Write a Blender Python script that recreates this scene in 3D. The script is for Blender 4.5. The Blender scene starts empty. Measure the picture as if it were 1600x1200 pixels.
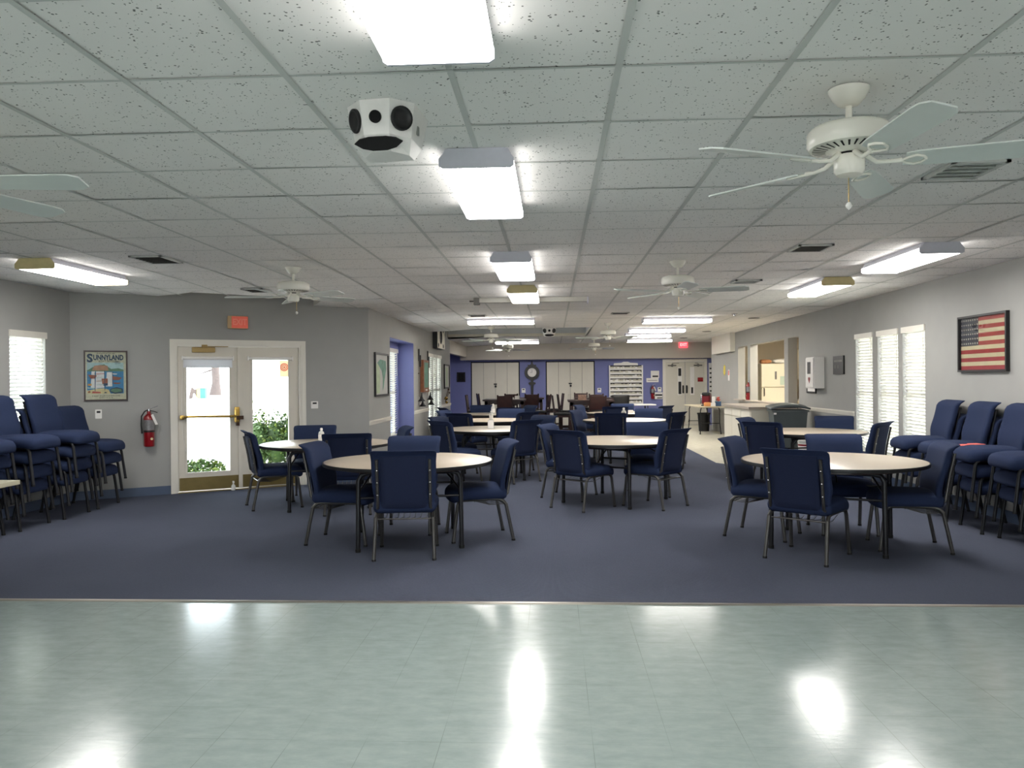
import bpy, math, random
from mathutils import Vector, Matrix
random.seed(7)
sc = bpy.context.scene
C = sc.collection
R = math.radians

# ------------------------------------------------------------------ camera, world, sun, exposure
cam_d = bpy.data.cameras.new('camera'); cam = bpy.data.objects.new('camera', cam_d); C.objects.link(cam)
sc.camera = cam
cam_d.sensor_width = 36.0; cam_d.lens = 1219.0 / 1600.0 * 36.0; cam_d.clip_start = .05; cam_d.clip_end = 400
_yaw, _pit, _rol = -.0522, -.0044, -.0086
_F = Vector((math.sin(_yaw) * math.cos(_pit), math.cos(_yaw) * math.cos(_pit), math.sin(_pit)))
_r = Vector((math.cos(_yaw), -math.sin(_yaw), 0)); _u = _r.cross(_F)
_Rt = _r * math.cos(_rol) + _u * math.sin(_rol); _U = _u * math.cos(_rol) - _r * math.sin(_rol)
cam.matrix_world = Matrix(((_Rt.x, _U.x, -_F.x, 0), (_Rt.y, _U.y, -_F.y, 0), (_Rt.z, _U.z, -_F.z, 1.45), (0, 0, 0, 1)))

w = bpy.data.worlds.new('sky'); sc.world = w; w.use_nodes = True
bg = w.node_tree.nodes['Background']; bg.inputs[0].default_value = (.86, .93, 1, 1); bg.inputs[1].default_value = 8.0
sun_d = bpy.data.lights.new('sun', 'SUN'); sun_d.energy = 7; sun_d.angle = R(.6); sun_d.color = (1, .95, .86)
sun = bpy.data.objects.new('sun', sun_d); C.objects.link(sun)
sun.rotation_euler = Vector((-.60, -.34, -.72)).to_track_quat('-Z', 'Y').to_euler()
LAMP = 18.0
sc.view_settings.view_transform = 'Standard'
sc.view_settings.look = 'None'
sc.view_settings.gamma = 1; sc.view_settings.use_curve_mapping = False
sc.view_settings.exposure = 0.76
try:
    sc.cycles.use_denoising = True; sc.cycles.max_bounces = 10; sc.cycles.diffuse_bounces = 6
    sc.cycles.sample_clamp_indirect = 8; sc.cycles.transparent_max_bounces = 12
    sc.cycles.caustics_reflective = False; sc.cycles.caustics_refractive = False
except Exception: pass

# ------------------------------------------------------------------ materials
def lin(c):
    c = c / 255.0
    return c / 12.92 if c <= .04045 else ((c + .055) / 1.055) ** 2.4
def rgb(r, g, b): return (lin(r), lin(g), lin(b), 1)
def mat(name, col, rough=.5, metal=0, emit=None, es=0, noise=0, nscale=40, bump=0, bscale=200, spec=.5, trans=0, alpha=1, coat=0):
    m = bpy.data.materials.new(name); m.use_nodes = True
    nt = m.node_tree; b = nt.nodes['Principled BSDF']
    b.inputs['Base Color'].default_value = col; b.inputs['Roughness'].default_value = rough
    b.inputs['Metallic'].default_value = metal; b.inputs['Specular IOR Level'].default_value = spec
    b.inputs['Transmission Weight'].default_value = trans; b.inputs['Alpha'].default_value = alpha
    b.inputs['Coat Weight'].default_value = coat
    if emit: b.inputs['Emission Color'].default_value = emit; b.inputs['Emission Strength'].default_value = es
    if noise or bump:
        tc = nt.nodes.new('ShaderNodeTexCoord')
    if noise:
        n = nt.nodes.new('ShaderNodeTexNoise'); n.inputs['Scale'].default_value = nscale; n.inputs['Detail'].default_value = 6
        nt.links.new(tc.outputs['Object'], n.inputs['Vector'])
        mx = nt.nodes.new('ShaderNodeMix'); mx.data_type = 'RGBA'
        k = nt.nodes.new('ShaderNodeMapRange'); k.inputs[1].default_value = .3; k.inputs[2].default_value = .7
        nt.links.new(n.outputs['Fac'], k.inputs[0]); nt.links.new(k.outputs[0], mx.inputs['Factor'])
        mx.inputs['A'].default_value = tuple(c * (1 - noise) for c in col[:3]) + (1,)
        mx.inputs['B'].default_value = tuple(min(1, c * (1 + noise)) for c in col[:3]) + (1,)
        nt.links.new(mx.outputs['Result'], b.inputs['Base Color'])
    if bump:
        n2 = nt.nodes.new('ShaderNodeTexNoise'); n2.inputs['Scale'].default_value = bscale; n2.inputs['Detail'].default_value = 3
        nt.links.new(tc.outputs['Object'], n2.inputs['Vector'])
        bp = nt.nodes.new('ShaderNodeBump'); bp.inputs['Strength'].default_value = bump; bp.inputs['Distance'].default_value = .003
        nt.links.new(n2.outputs['Fac'], bp.inputs['Height']); nt.links.new(bp.outputs[0], b.inputs['Normal'])
    return m

GREY = mat('grey_wall_paint', rgb(158, 158, 155), .7, noise=.03, nscale=3, bump=.15, bscale=90)
SOFF = mat('warm_soffit_paint', rgb(184, 178, 168), .7, noise=.03, nscale=3, bump=.1, bscale=90)
BLUE = mat('blue_wall_paint', rgb(112, 118, 170), .65, noise=.03, nscale=3, bump=.1, bscale=90)
KITCH = mat('cream_wall_paint', rgb(226, 214, 194), .7, noise=.02, nscale=3)
WHITE = mat('white_trim_paint', rgb(226, 222, 212), .4, noise=.02, nscale=5)
DOORW = mat('white_door_paint', rgb(214, 208, 196), .45, noise=.02, nscale=5)
CLOSET = mat('offwhite_door_paint', rgb(212, 208, 196), .5, noise=.02, nscale=5)
BASEB = mat('blue_grey_vinyl_base', rgb(74, 88, 112), .45, noise=.04, nscale=8)
NAVY = mat('navy_fabric', rgb(39, 49, 76), .95, noise=.13, nscale=260, bump=.5, bscale=900, spec=.15)
NAVYD = mat('navy_fabric_back', rgb(33, 40, 62), .95, noise=.13, nscale=260, bump=.4, bscale=900, spec=.15)
PEWTER = mat('pewter_metal', rgb(84, 82, 80), .38, .7, noise=.06, nscale=60)
BLACKM = mat('black_metal', rgb(30, 30, 33), .4, .3, noise=.1, nscale=60)
BLACKP = mat('black_plastic', rgb(20, 20, 22), .45, noise=.1, nscale=30)
RUBBER = mat('black_rubber', rgb(15, 15, 15), .8, noise=.1)
STUD = mat('bright_stud', rgb(190, 190, 190), .25, .9, noise=.02)
LAMI = mat('beige_laminate', rgb(190, 176, 158), .32, noise=.035, nscale=120)
LAMIE = mat('cream_laminate', rgb(214, 206, 180), .4, noise=.03, nscale=60)
FANW = mat('white_fan_enamel', rgb(232, 230, 220), .25, noise=.02, nscale=8)
BLADE = mat('white_blade', rgb(212, 218, 214), .35, noise=.02, nscale=8)
DARK = mat('dark_void', rgb(14, 14, 15), .9, noise=.1)
DIFF = mat('lit_diffuser', rgb(250, 250, 245), .5, emit=(1, .97, .93, 1), es=LAMP, noise=.01)
FIXW = mat('white_fixture_metal', rgb(205, 205, 216), .4, noise=.02)
FIXY = mat('yellowed_end_plastic', rgb(214, 200, 150), .5, noise=.05, nscale=20)
VENTM = mat('vent_metal', rgb(196, 198, 194), .45, noise=.04)
VENTG = mat('dark_vent_metal', rgb(110, 108, 104), .6, noise=.2, nscale=20)  # darker and more mottled grey than the pale vent metal
BRASS = mat('polished_brass', rgb(206, 170, 92), .25, .95, noise=.04, nscale=20)
BRASSD = mat('dull_brass_plate', rgb(140, 122, 78), .4, .8, noise=.08, nscale=12)
BRONZE = mat('dark_bronze', rgb(70, 52, 40), .4, .7, noise=.05)
RED = mat('red_enamel', rgb(136, 16, 25), .3, noise=.05, coat=.3)
PAPER = mat('white_paper', rgb(235, 232, 228), .8, noise=.02)
TAN = mat('tan_plastic', rgb(190, 160, 120), .6, noise=.04)
PINKR = mat('faded_red_plastic', rgb(225, 110, 90), .5, emit=rgb(235, 90, 75), es=.12, noise=.05)
DIFF2 = mat('lit_diffuser_side', rgb(250, 250, 245), .5, emit=(1, .97, .93, 1), es=LAMP*.32, noise=.01)
DIFF3 = mat('lit_bright_diffuser', rgb(250, 250, 245), .5, emit=(1, .96, .90, 1), es=LAMP*1.3, noise=.01)
DIFF4 = mat('lit_bright_diffuser_side', rgb(250, 250, 245), .5, emit=(1, .96, .90, 1), es=LAMP*.6, noise=.01)
EXITR = mat('lit_red_plastic', rgb(220, 40, 60), .4, emit=(1, .09, .12, 1), es=.9, noise=.05)
EXITW = mat('exit_letters', rgb(245, 150, 130), .5, noise=.02)
EXITL = mat('lit_exit_letters', rgb(250, 210, 200), .5, emit=(1, .4, .4, 1), es=.9, noise=.02)
DWOOD = mat('espresso_wood', rgb(46, 24, 22), .35, noise=.2, nscale=12)
RWOOD = mat('reddish_wood', rgb(54, 27, 24), .4, noise=.2, nscale=12)
MWOOD = mat('carved_brown_wood', rgb(128, 78, 48), .5, noise=.25, nscale=14)
GBIN = mat('dark_grey_plastic', rgb(74, 82, 84), .5, noise=.06, nscale=10)
WPL = mat('white_plastic', rgb(236, 234, 230), .4, noise=.02)
COUNT = mat('taupe_counter_laminate', rgb(168, 158, 148), .3, noise=.06, nscale=80)
FRIDGE = mat('cream_appliance_enamel', rgb(236, 228, 208), .35, noise=.015)
MAROON = mat('maroon_plastic', rgb(120, 22, 38), .3, noise=.05)
CHROME = mat('chrome', rgb(210, 210, 214), .15, 1.0, noise=.01)
GREENL = mat('green_leaf', rgb(58, 84, 34), .55, noise=.35, nscale=6)
BARK = mat('pale_bark', rgb(62, 52, 50), .9, noise=.3, nscale=8)
STUCCO = mat('white_stucco', rgb(235, 238, 244), .9, noise=.02)
TEAL = mat('teal_bin_plastic', rgb(14, 74, 70), .5, noise=.05)
YEL = mat('yellow_plastic', rgb(225, 205, 70), .5, noise=.05)
SALMON = mat('salmon_card', rgb(232, 110, 100), .7, noise=.06, nscale=30)
KWHITE = mat('kitchen_lit_panel', rgb(250, 245, 230), .5, emit=(1, .94, .82, 1), es=27, noise=.01)

def glass_mat():
    m = bpy.data.materials.new('window_glass'); m.use_nodes = True; nt = m.node_tree
    for n in list(nt.nodes):
        if n.type != 'OUTPUT_MATERIAL': nt.nodes.remove(n)
    out = nt.nodes['Material Output']
    t = nt.nodes.new('ShaderNodeBsdfTransparent'); g = nt.nodes.new('ShaderNodeBsdfGlossy'); g.inputs['Roughness'].default_value = .02
    lw_ = nt.nodes.new('ShaderNodeLayerWeight'); lw_.inputs[0].default_value = .5
    pw_ = nt.nodes.new('ShaderNodeMath'); pw_.operation = 'POWER'; pw_.inputs[1].default_value = 4; nt.links.new(lw_.outputs['Facing'], pw_.inputs[0])
    f = nt.nodes.new('ShaderNodeMath'); f.operation = 'MULTIPLY_ADD'; f.inputs[1].default_value = .8; f.inputs[2].default_value = .035; nt.links.new(pw_.outputs[0], f.inputs[0])
    t.inputs[0].default_value = (.96, .98, .97, 1)
    mx = nt.nodes.new('ShaderNodeMixShader')
    nt.links.new(f.outputs[0], mx.inputs[0]); nt.links.new(t.outputs[0], mx.inputs[1]); nt.links.new(g.outputs[0], mx.inputs[2])
    nt.links.new(mx.outputs[0], out.inputs[0]); return m
GLASS = glass_mat()
def translucent(name, col, k=.5):
    m = bpy.data.materials.new(name); m.use_nodes = True; nt = m.node_tree
    for n in list(nt.nodes):
        if n.type != 'OUTPUT_MATERIAL': nt.nodes.remove(n)
    out = nt.nodes['Material Output']
    d = nt.nodes.new('ShaderNodeBsdfDiffuse'); t = nt.nodes.new('ShaderNodeBsdfTranslucent')
    tc = nt.nodes.new('ShaderNodeTexCoord'); n = nt.nodes.new('ShaderNodeTexNoise'); n.inputs['Scale'].default_value = 12
    nt.links.new(tc.outputs['Object'], n.inputs['Vector'])
    mxc = nt.nodes.new('ShaderNodeMix'); mxc.data_type = 'RGBA'
    mxc.inputs['A'].default_value = tuple(c * .96 for c in col[:3]) + (1,); mxc.inputs['B'].default_value = col
    nt.links.new(n.outputs['Fac'], mxc.inputs['Factor'])
    nt.links.new(mxc.outputs['Result'], d.inputs[0]); nt.links.new(mxc.outputs['Result'], t.inputs[0])
    mx = nt.nodes.new('ShaderNodeMixShader'); mx.inputs[0].default_value = k
    nt.links.new(d.outputs[0], mx.inputs[1]); nt.links.new(t.outputs[0], mx.inputs[2])
    nt.links.new(mx.outputs[0], out.inputs[0]); return m
SLAT = translucent('white_blind_slat', rgb(240, 240, 236), .2)
SLATD = translucent('dense_blind_slat', rgb(238, 236, 230), .09)
SHADE = translucent('white_roller_fabric', rgb(228, 230, 234), .18)
CLEARP = mat('clear_bottle_plastic', rgb(236, 236, 232), .25, noise=.01, alpha=.72)

# ceiling tile: speckled acoustic tile
def ceiling_mat():
    m = bpy.data.materials.new('acoustic_tile'); m.use_nodes = True; nt = m.node_tree; b = nt.nodes['Principled BSDF']
    b.inputs['Roughness'].default_value = .9; b.inputs['Specular IOR Level'].default_value = .2
    tc = nt.nodes.new('ShaderNodeTexCoord')
    v = nt.nodes.new('ShaderNodeTexVoronoi'); v.inputs['Scale'].default_value = 62; v.inputs['Randomness'].default_value = 1
    n = nt.nodes.new('ShaderNodeTexNoise'); n.inputs['Scale'].default_value = 25; n.inputs['Detail'].default_value = 2
    nt.links.new(tc.outputs['Object'], v.inputs['Vector']); nt.links.new(tc.outputs['Object'], n.inputs['Vector'])
    th = nt.nodes.new('ShaderNodeMapRange'); th.inputs[1].default_value = .42; th.inputs[2].default_value = .75
    th.inputs[3].default_value = .06; th.inputs[4].default_value = .36
    nt.links.new(n.outputs['Fac'], th.inputs[0])
    lt = nt.nodes.new('ShaderNodeMath'); lt.operation = 'LESS_THAN'
    nt.links.new(v.outputs['Distance'], lt.inputs[0]); nt.links.new(th.outputs[0], lt.inputs[1])
    mx = nt.nodes.new('ShaderNodeMix'); mx.data_type = 'RGBA'
    mx.inputs['A'].default_value = rgb(243, 241, 238); mx.inputs['B'].default_value = rgb(120, 122, 118)
    nt.links.new(lt.outputs[0], mx.inputs['Factor'])
    nt.links.new(mx.outputs['Result'], b.inputs['Base Color'])
    n2 = nt.nodes.new('ShaderNodeTexNoise'); n2.inputs['Scale'].default_value = 220
    nt.links.new(tc.outputs['Object'], n2.inputs['Vector'])
    bp = nt.nodes.new('ShaderNodeBump'); bp.inputs['Strength'].default_value = .25; bp.inputs['Distance'].default_value = .002
    nt.links.new(n2.outputs['Fac'], bp.inputs['Height']); nt.links.new(bp.outputs[0], b.inputs['Normal'])
    return m
TILE = ceiling_mat()
TBAR = mat('ceiling_bar_enamel', rgb(204, 206, 202), .6, noise=.03, nscale=4)

def carpet_mat():
    m = mat('blue_grey_carpet', rgb(90, 99, 128), 1, spec=.05)
    nt = m.node_tree; b = nt.nodes['Principled BSDF']; tc = nt.nodes.new('ShaderNodeTexCoord')
    n = nt.nodes.new('ShaderNodeTexNoise'); n.inputs['Scale'].default_value = 140; n.inputs['Detail'].default_value = 5
    n3 = nt.nodes.new('ShaderNodeTexNoise'); n3.inputs['Scale'].default_value = .7; n3.inputs['Detail'].default_value = 4
    wv = nt.nodes.new('ShaderNodeTexWave'); wv.inputs['Scale'].default_value = 38; wv.inputs['Distortion'].default_value = 1.2
    for x in (n, n3, wv): nt.links.new(tc.outputs['Object'], x.inputs['Vector'])
    mx = nt.nodes.new('ShaderNodeMix'); mx.data_type = 'RGBA'
    mx.inputs['A'].default_value = rgb(68, 72, 86); mx.inputs['B'].default_value = rgb(94, 99, 115)
    a = nt.nodes.new('ShaderNodeMath'); a.operation = 'MULTIPLY_ADD'; a.inputs[1].default_value = .55
    c = nt.nodes.new('ShaderNodeMath'); c.operation = 'MULTIPLY'; c.inputs[1].default_value = .45
    nt.links.new(n3.outputs['Fac'], c.inputs[0]); nt.links.new(n.outputs['Fac'], a.inputs[0]); nt.links.new(c.outputs[0], a.inputs[2])
    nt.links.new(a.outputs[0], mx.inputs['Factor']); nt.links.new(mx.outputs['Result'], b.inputs['Base Color'])
    ad = nt.nodes.new('ShaderNodeMath'); ad.operation = 'ADD'
    nt.links.new(n.outputs['Fac'], ad.inputs[0]); nt.links.new(wv.outputs['Fac'], ad.inputs[1])
    bp = nt.nodes.new('ShaderNodeBump'); bp.inputs['Strength'].default_value = .7; bp.inputs['Distance'].default_value = .004
    nt.links.new(ad.outputs[0], bp.inputs['Height']); nt.links.new(bp.outputs[0], b.inputs['Normal'])
    return m
CARPET = carpet_mat()
def vinyl_mat(name, c1, c2, seam, tile, ox, oy, rough):
    m = bpy.data.materials.new(name); m.use_nodes = True; nt = m.node_tree; b = nt.nodes['Principled BSDF']; b.inputs['Specular IOR Level'].default_value = .32
    tc = nt.nodes.new('ShaderNodeTexCoord'); sp = nt.nodes.new('ShaderNodeSeparateXYZ')
    nt.links.new(tc.outputs['Object'], sp.inputs[0])
    def line(sock, off, wd):
        s = nt.nodes.new('ShaderNodeMath'); s.operation = 'SUBTRACT'; s.inputs[1].default_value = off
        q = nt.nodes.new('ShaderNodeMath'); q.operation = 'PINGPONG'; q.inputs[1].default_value = tile / 2
        l = nt.nodes.new('ShaderNodeMath'); l.operation = 'LESS_THAN'; l.inputs[1].default_value = wd
        nt.links.new(sock, s.inputs[0]); nt.links.new(s.outputs[0], q.inputs[0]); nt.links.new(q.outputs[0], l.inputs[0]); return l.outputs[0]
    lx = line(sp.outputs[0], ox, .0011); ly = line(sp.outputs[1], oy, .0011)
    mxm = nt.nodes.new('ShaderNodeMath'); mxm.operation = 'MAXIMUM'; nt.links.new(lx, mxm.inputs[0]); nt.links.new(ly, mxm.inputs[1])
    n0 = nt.nodes.new('ShaderNodeTexNoise'); n0.inputs['Scale'].default_value = 1.3
    nt.links.new(tc.outputs['Object'], n0.inputs['Vector'])
    g0 = nt.nodes.new('ShaderNodeMapRange'); g0.inputs[1].default_value = .38; g0.inputs[2].default_value = .6
    nt.links.new(n0.outputs['Fac'], g0.inputs[0])
    ml = nt.nodes.new('ShaderNodeMath'); ml.operation = 'MULTIPLY'; nt.links.new(mxm.outputs[0], ml.inputs[0]); nt.links.new(g0.outputs[0], ml.inputs[1])
    n = nt.nodes.new('ShaderNodeTexNoise'); n.inputs['Scale'].default_value = 7; n.inputs['Detail'].default_value = 9; n.inputs['Roughness'].default_value = .7
    mp = nt.nodes.new('ShaderNodeMapping'); mp.inputs['Scale'].default_value = (1, 2.2, 1)
    nt.links.new(tc.outputs['Object'], mp.inputs[0]); nt.links.new(mp.outputs[0], n.inputs['Vector'])
    k = nt.nodes.new('ShaderNodeMapRange'); k.inputs[1].default_value = .3; k.inputs[2].default_value = .7; nt.links.new(n.outputs['Fac'], k.inputs[0])
    m1 = nt.nodes.new('ShaderNodeMix'); m1.data_type = 'RGBA'; m1.inputs['A'].default_value = c1; m1.inputs['B'].default_value = c2
    nt.links.new(k.outputs[0], m1.inputs['Factor'])
    m2 = nt.nodes.new('ShaderNodeMix'); m2.data_type = 'RGBA'; m2.inputs['B'].default_value = seam
    nt.links.new(ml.outputs[0], m2.inputs['Factor']); nt.links.new(m1.outputs['Result'], m2.inputs['A'])
    nt.links.new(m2.outputs['Result'], b.inputs['Base Color'])
    # gloss varies with wax wear
    r = nt.nodes.new('ShaderNodeMapRange'); r.inputs[3].default_value = rough * .8; r.inputs[4].default_value = rough * 1.35
    nt.links.new(n.outputs['Fac'], r.inputs[0]); nt.links.new(r.outputs[0], b.inputs['Roughness'])
    n4 = nt.nodes.new('ShaderNodeTexNoise'); n4.inputs['Scale'].default_value = 16; n4.inputs['Detail'].default_value = 3
    nt.links.new(mp.outputs[0], n4.inputs['Vector'])
    bp = nt.nodes.new('ShaderNodeBump'); bp.inputs['Strength'].default_value = .09; bp.inputs['Distance'].default_value = .004
    nt.links.new(n4.outputs['Fac'], bp.inputs['Height']); nt.links.new(bp.outputs[0], b.inputs['Normal'])
    return m
VINYL = vinyl_mat('mint_vinyl_tile', rgb(132, 144, 142), rgb(149, 161, 159), rgb(112, 122, 120), .3048, .148, .06, .155)
VINYL2 = vinyl_mat('cream_vinyl_tile', rgb(196, 192, 176), rgb(212, 208, 194), rgb(150, 146, 134), .3048, .1, .1, .22)

# ------------------------------------------------------------------ mesh builder
class M:
    def __init__(s): s.v = []; s.f = []; s.m = []; s.sm = []
    def add(s, vs, fs, mi=0, smooth=False):
        o = len(s.v); s.v += [tuple(p) for p in vs]
        for f in fs: s.f.append([i + o for i in f]); s.m.append(mi); s.sm.append(smooth)
        return s
    def box(s, x0, x1, y0, y1, z0, z1, mi=0, T=None):
        vs = [Vector(p) for p in ((x0,y0,z0),(x1,y0,z0),(x1,y1,z0),(x0,y1,z0),(x0,y0,z1),(x1,y0,z1),(x1,y1,z1),(x0,y1,z1))]
        if T: vs = [T @ p for p in vs]
        return s.add(vs, ((3,2,1,0),(4,5,6,7),(0,1,5,4),(1,2,6,5),(2,3,7,6),(3,0,4,7)), mi)
    def cbox(s, x, y, z, w, d, h, mi=0, T=None): return s.box(x-w/2, x+w/2, y-d/2, y+d/2, z-h/2, z+h/2, mi, T)
    def prism(s, poly, axis, a, b, mi=0, T=None):   # polygon in the two other axes, extruded along axis from a to b
        def P(u, v, t): return Vector((t,u,v)) if axis == 'x' else Vector((u,t,v)) if axis == 'y' else Vector((u,v,t))
        n = len(poly); vs = [P(u,v,a) for u,v in poly] + [P(u,v,b) for u,v in poly]
        if T: vs = [T @ p for p in vs]
        fs = [list(range(n))[::-1], list(range(n, 2*n))] + [[i, (i+1)%n, n+(i+1)%n, n+i] for i in range(n)]
        return s.add(vs, fs, mi)
    def tube(s, pts, r, n=10, mi=0, closed=False, T=None, rs=None):
        pts = [Vector(p) for p in pts]
        if T: pts = [T @ p for p in pts]
        N = len(pts); vs = []; prev = None
        for i, p in enumerate(pts):
            d = (pts[(i+1) % N] - pts[i-1]) if closed or 0 < i < N-1 else (pts[1]-pts[0] if i == 0 else pts[-1]-pts[-2])
            d.normalize()
            if prev is None:
                a = Vector((0,0,1)) if abs(d.z) < .9 else Vector((1,0,0)); u = d.cross(a).normalized()
            else: u = (prev - d * prev.dot(d)).normalized()
            prev = u; v = d.cross(u); rr = rs[i] if rs else r
            for k in range(n):
                t = 2*math.pi*k/n; vs.append(p + (u*math.cos(t) + v*math.sin(t))*rr)
        fs = []
        for i in range(N if closed else N-1):
            j = (i+1) % N
            for k in range(n): fs.append([i*n+k, i*n+(k+1)%n, j*n+(k+1)%n, j*n+k])
        s.add(vs, fs, mi, True)
        if not closed: s.add([], [], mi); o = len(s.v)-len(vs); s.f += [[o+k for k in range(n)][::-1], [o+(N-1)*n+k for k in range(n)]]; s.m += [mi, mi]; s.sm += [False, False]
        return s
    def lathe(s, prof, n=24, mi=0, c=(0,0,0), axis='z', smooth=True):
        vs = []
        for r, z in prof:
            for k in range(n):
                t = 2*math.pi*k/n; a, b = r*math.cos(t), r*math.sin(t)
                p = (a,b,z) if axis == 'z' else (a,z,b) if axis == 'y' else (z,a,b)
                vs.append((p[0]+c[0], p[1]+c[1], p[2]+c[2]))
        fs = []
        for i in range(len(prof)-1):
            for k in range(n): fs.append([i*n+k, i*n+(k+1)%n, (i+1)*n+(k+1)%n, (i+1)*n+k])
        s.add(vs, fs, mi, smooth); o = len(s.v)-len(vs)
        if prof[0][0] > 1e-6: s.f.append([o+k for k in range(n)][::-1]); s.m.append(mi); s.sm.append(False)
        if prof[-1][0] > 1e-6: s.f.append([o+(len(prof)-1)*n+k for k in range(n)]); s.m.append(mi); s.sm.append(False)
        return s
    def rbox(s, c, h, r, n=8, fn=None, mi=0, T=None):
        # rounded box: subdivided cube shell with rounded edges, optional deform
        idx = {}; vs = []; fs = []
        def V(i,j,k):
            key = (i,j,k)
            if key in idx: return idx[key]
            q = [a/n*2-1 for a in key]
            p = Vector([q[t]*h[t] for t in range(3)])
            inn = Vector([max(-(h[t]-r), min(h[t]-r, p[t])) for t in range(3)])
            # push grid lines towards the edges so the rounding has geometry
            d = p - inn
            if d.length > 1e-9: p = inn + d.normalized()*r
            if fn: p = Vector(fn(p))
            p = p + Vector(c)
            if T: p = T @ p
            idx[key] = len(vs); vs.append(p); return idx[key]
        for a in range(n):
            for b in range(n):
                fs.append([V(a,b,0),V(a,b+1,0),V(a+1,b+1,0),V(a+1,b,0)]); fs.append([V(a,b,n),V(a+1,b,n),V(a+1,b+1,n),V(a,b+1,n)])
                fs.append([V(a,0,b),V(a+1,0,b),V(a+1,0,b+1),V(a,0,b+1)]); fs.append([V(a,n,b),V(a,n,b+1),V(a+1,n,b+1),V(a+1,n,b)])
                fs.append([V(0,a,b),V(0,a,b+1),V(0,a+1,b+1),V(0,a+1,b)]); fs.append([V(n,a,b),V(n,a+1,b),V(n,a+1,b+1),V(n,a,b+1)])
        return s.add(vs, fs, mi, True)
    def text(s, body, size, x, y, z, T=None, mi=0, bold=0, sx=1):
        cu = bpy.data.curves.new('letters', 'FONT'); cu.body = body; cu.size = size; cu.align_x = 'CENTER'; cu.align_y = 'CENTER'
        cu.extrude = .0006; cu.offset = bold; cu.resolution_u = 3
        o = bpy.data.objects.new('letters', cu); C.objects.link(o)
        dg = bpy.context.evaluated_depsgraph_get(); me = bpy.data.meshes.new_from_object(o.evaluated_get(dg))
        vs = []
        for q in me.vertices:   # text plane to the local x-z plane facing -y
            p = Vector((x + q.co.x*sx, y - q.co.z, z + q.co.y)); vs.append(T @ p if T else p)
        s.add(vs, [list(p.vertices) for p in me.polygons], mi)
        bpy.data.objects.remove(o); bpy.data.curves.remove(cu); bpy.data.meshes.remove(me); return s
    def build(s, name, mats, parent=None, **kw):
        me = bpy.data.meshes.new(name); me.from_pydata(s.v, [], s.f)
        for m_ in (mats if isinstance(mats, (list, tuple)) else [mats]): me.materials.append(m_)
        me.polygons.foreach_set('material_index', s.m); me.polygons.foreach_set('use_smooth', s.sm); me.update()
        if any(s.sm) and hasattr(me, 'set_sharp_from_angle'): me.set_sharp_from_angle(angle=R(48))
        o = bpy.data.objects.new(name, me); C.objects.link(o)
        if parent is not None: o.parent = parent
        for k, v in kw.items():
            if k == 'loc': o.location = v
            elif k == 'rz': o.rotation_euler.z = v
            else: o[k] = v
        return o
def thing(name, label, cat, loc=(0,0,0), rz=0, group=None):
    o = bpy.data.objects.new(name, None); C.objects.link(o); o.location = loc; o.rotation_euler = (0,0,rz)
    o.empty_display_size = .1
    o['label'] = label; o['category'] = cat
    if group: o['group'] = group
    return o
KIDS = {}
def kids(o): return [c for c in o.children]
def dup(root, loc, rz, label, group=None):
    r = root.copy(); C.objects.link(r); r.location = loc; r.rotation_euler = (0,0,rz); r['label'] = label
    if group: r['group'] = group
    if root not in KIDS: KIDS[root] = [(c, list(c.children)) for c in root.children]
    for ch, gs in KIDS[root]:
        c = ch.copy(); C.objects.link(c); c.parent = r
        for g in gs: d = g.copy(); C.objects.link(d); d.parent = c
    return r
def struct(name, m, mats, parent=None, **kw):
    o = m.build(name, mats, parent, **kw)
    if parent is None: o['kind'] = 'structure'
    return o
def sstep(a, b, x):
    t = max(0, min(1, (x-a)/(b-a))); return t*t*(3-2*t)
def zc(x, y):    # the suspended ceiling sags a little to the left of the far doors
    return 2.59 - .062*sstep(-1.4, -2.7, x)*sstep(8.0, 10.8, y)*(1-sstep(-4.2, -5.4, x))

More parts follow.
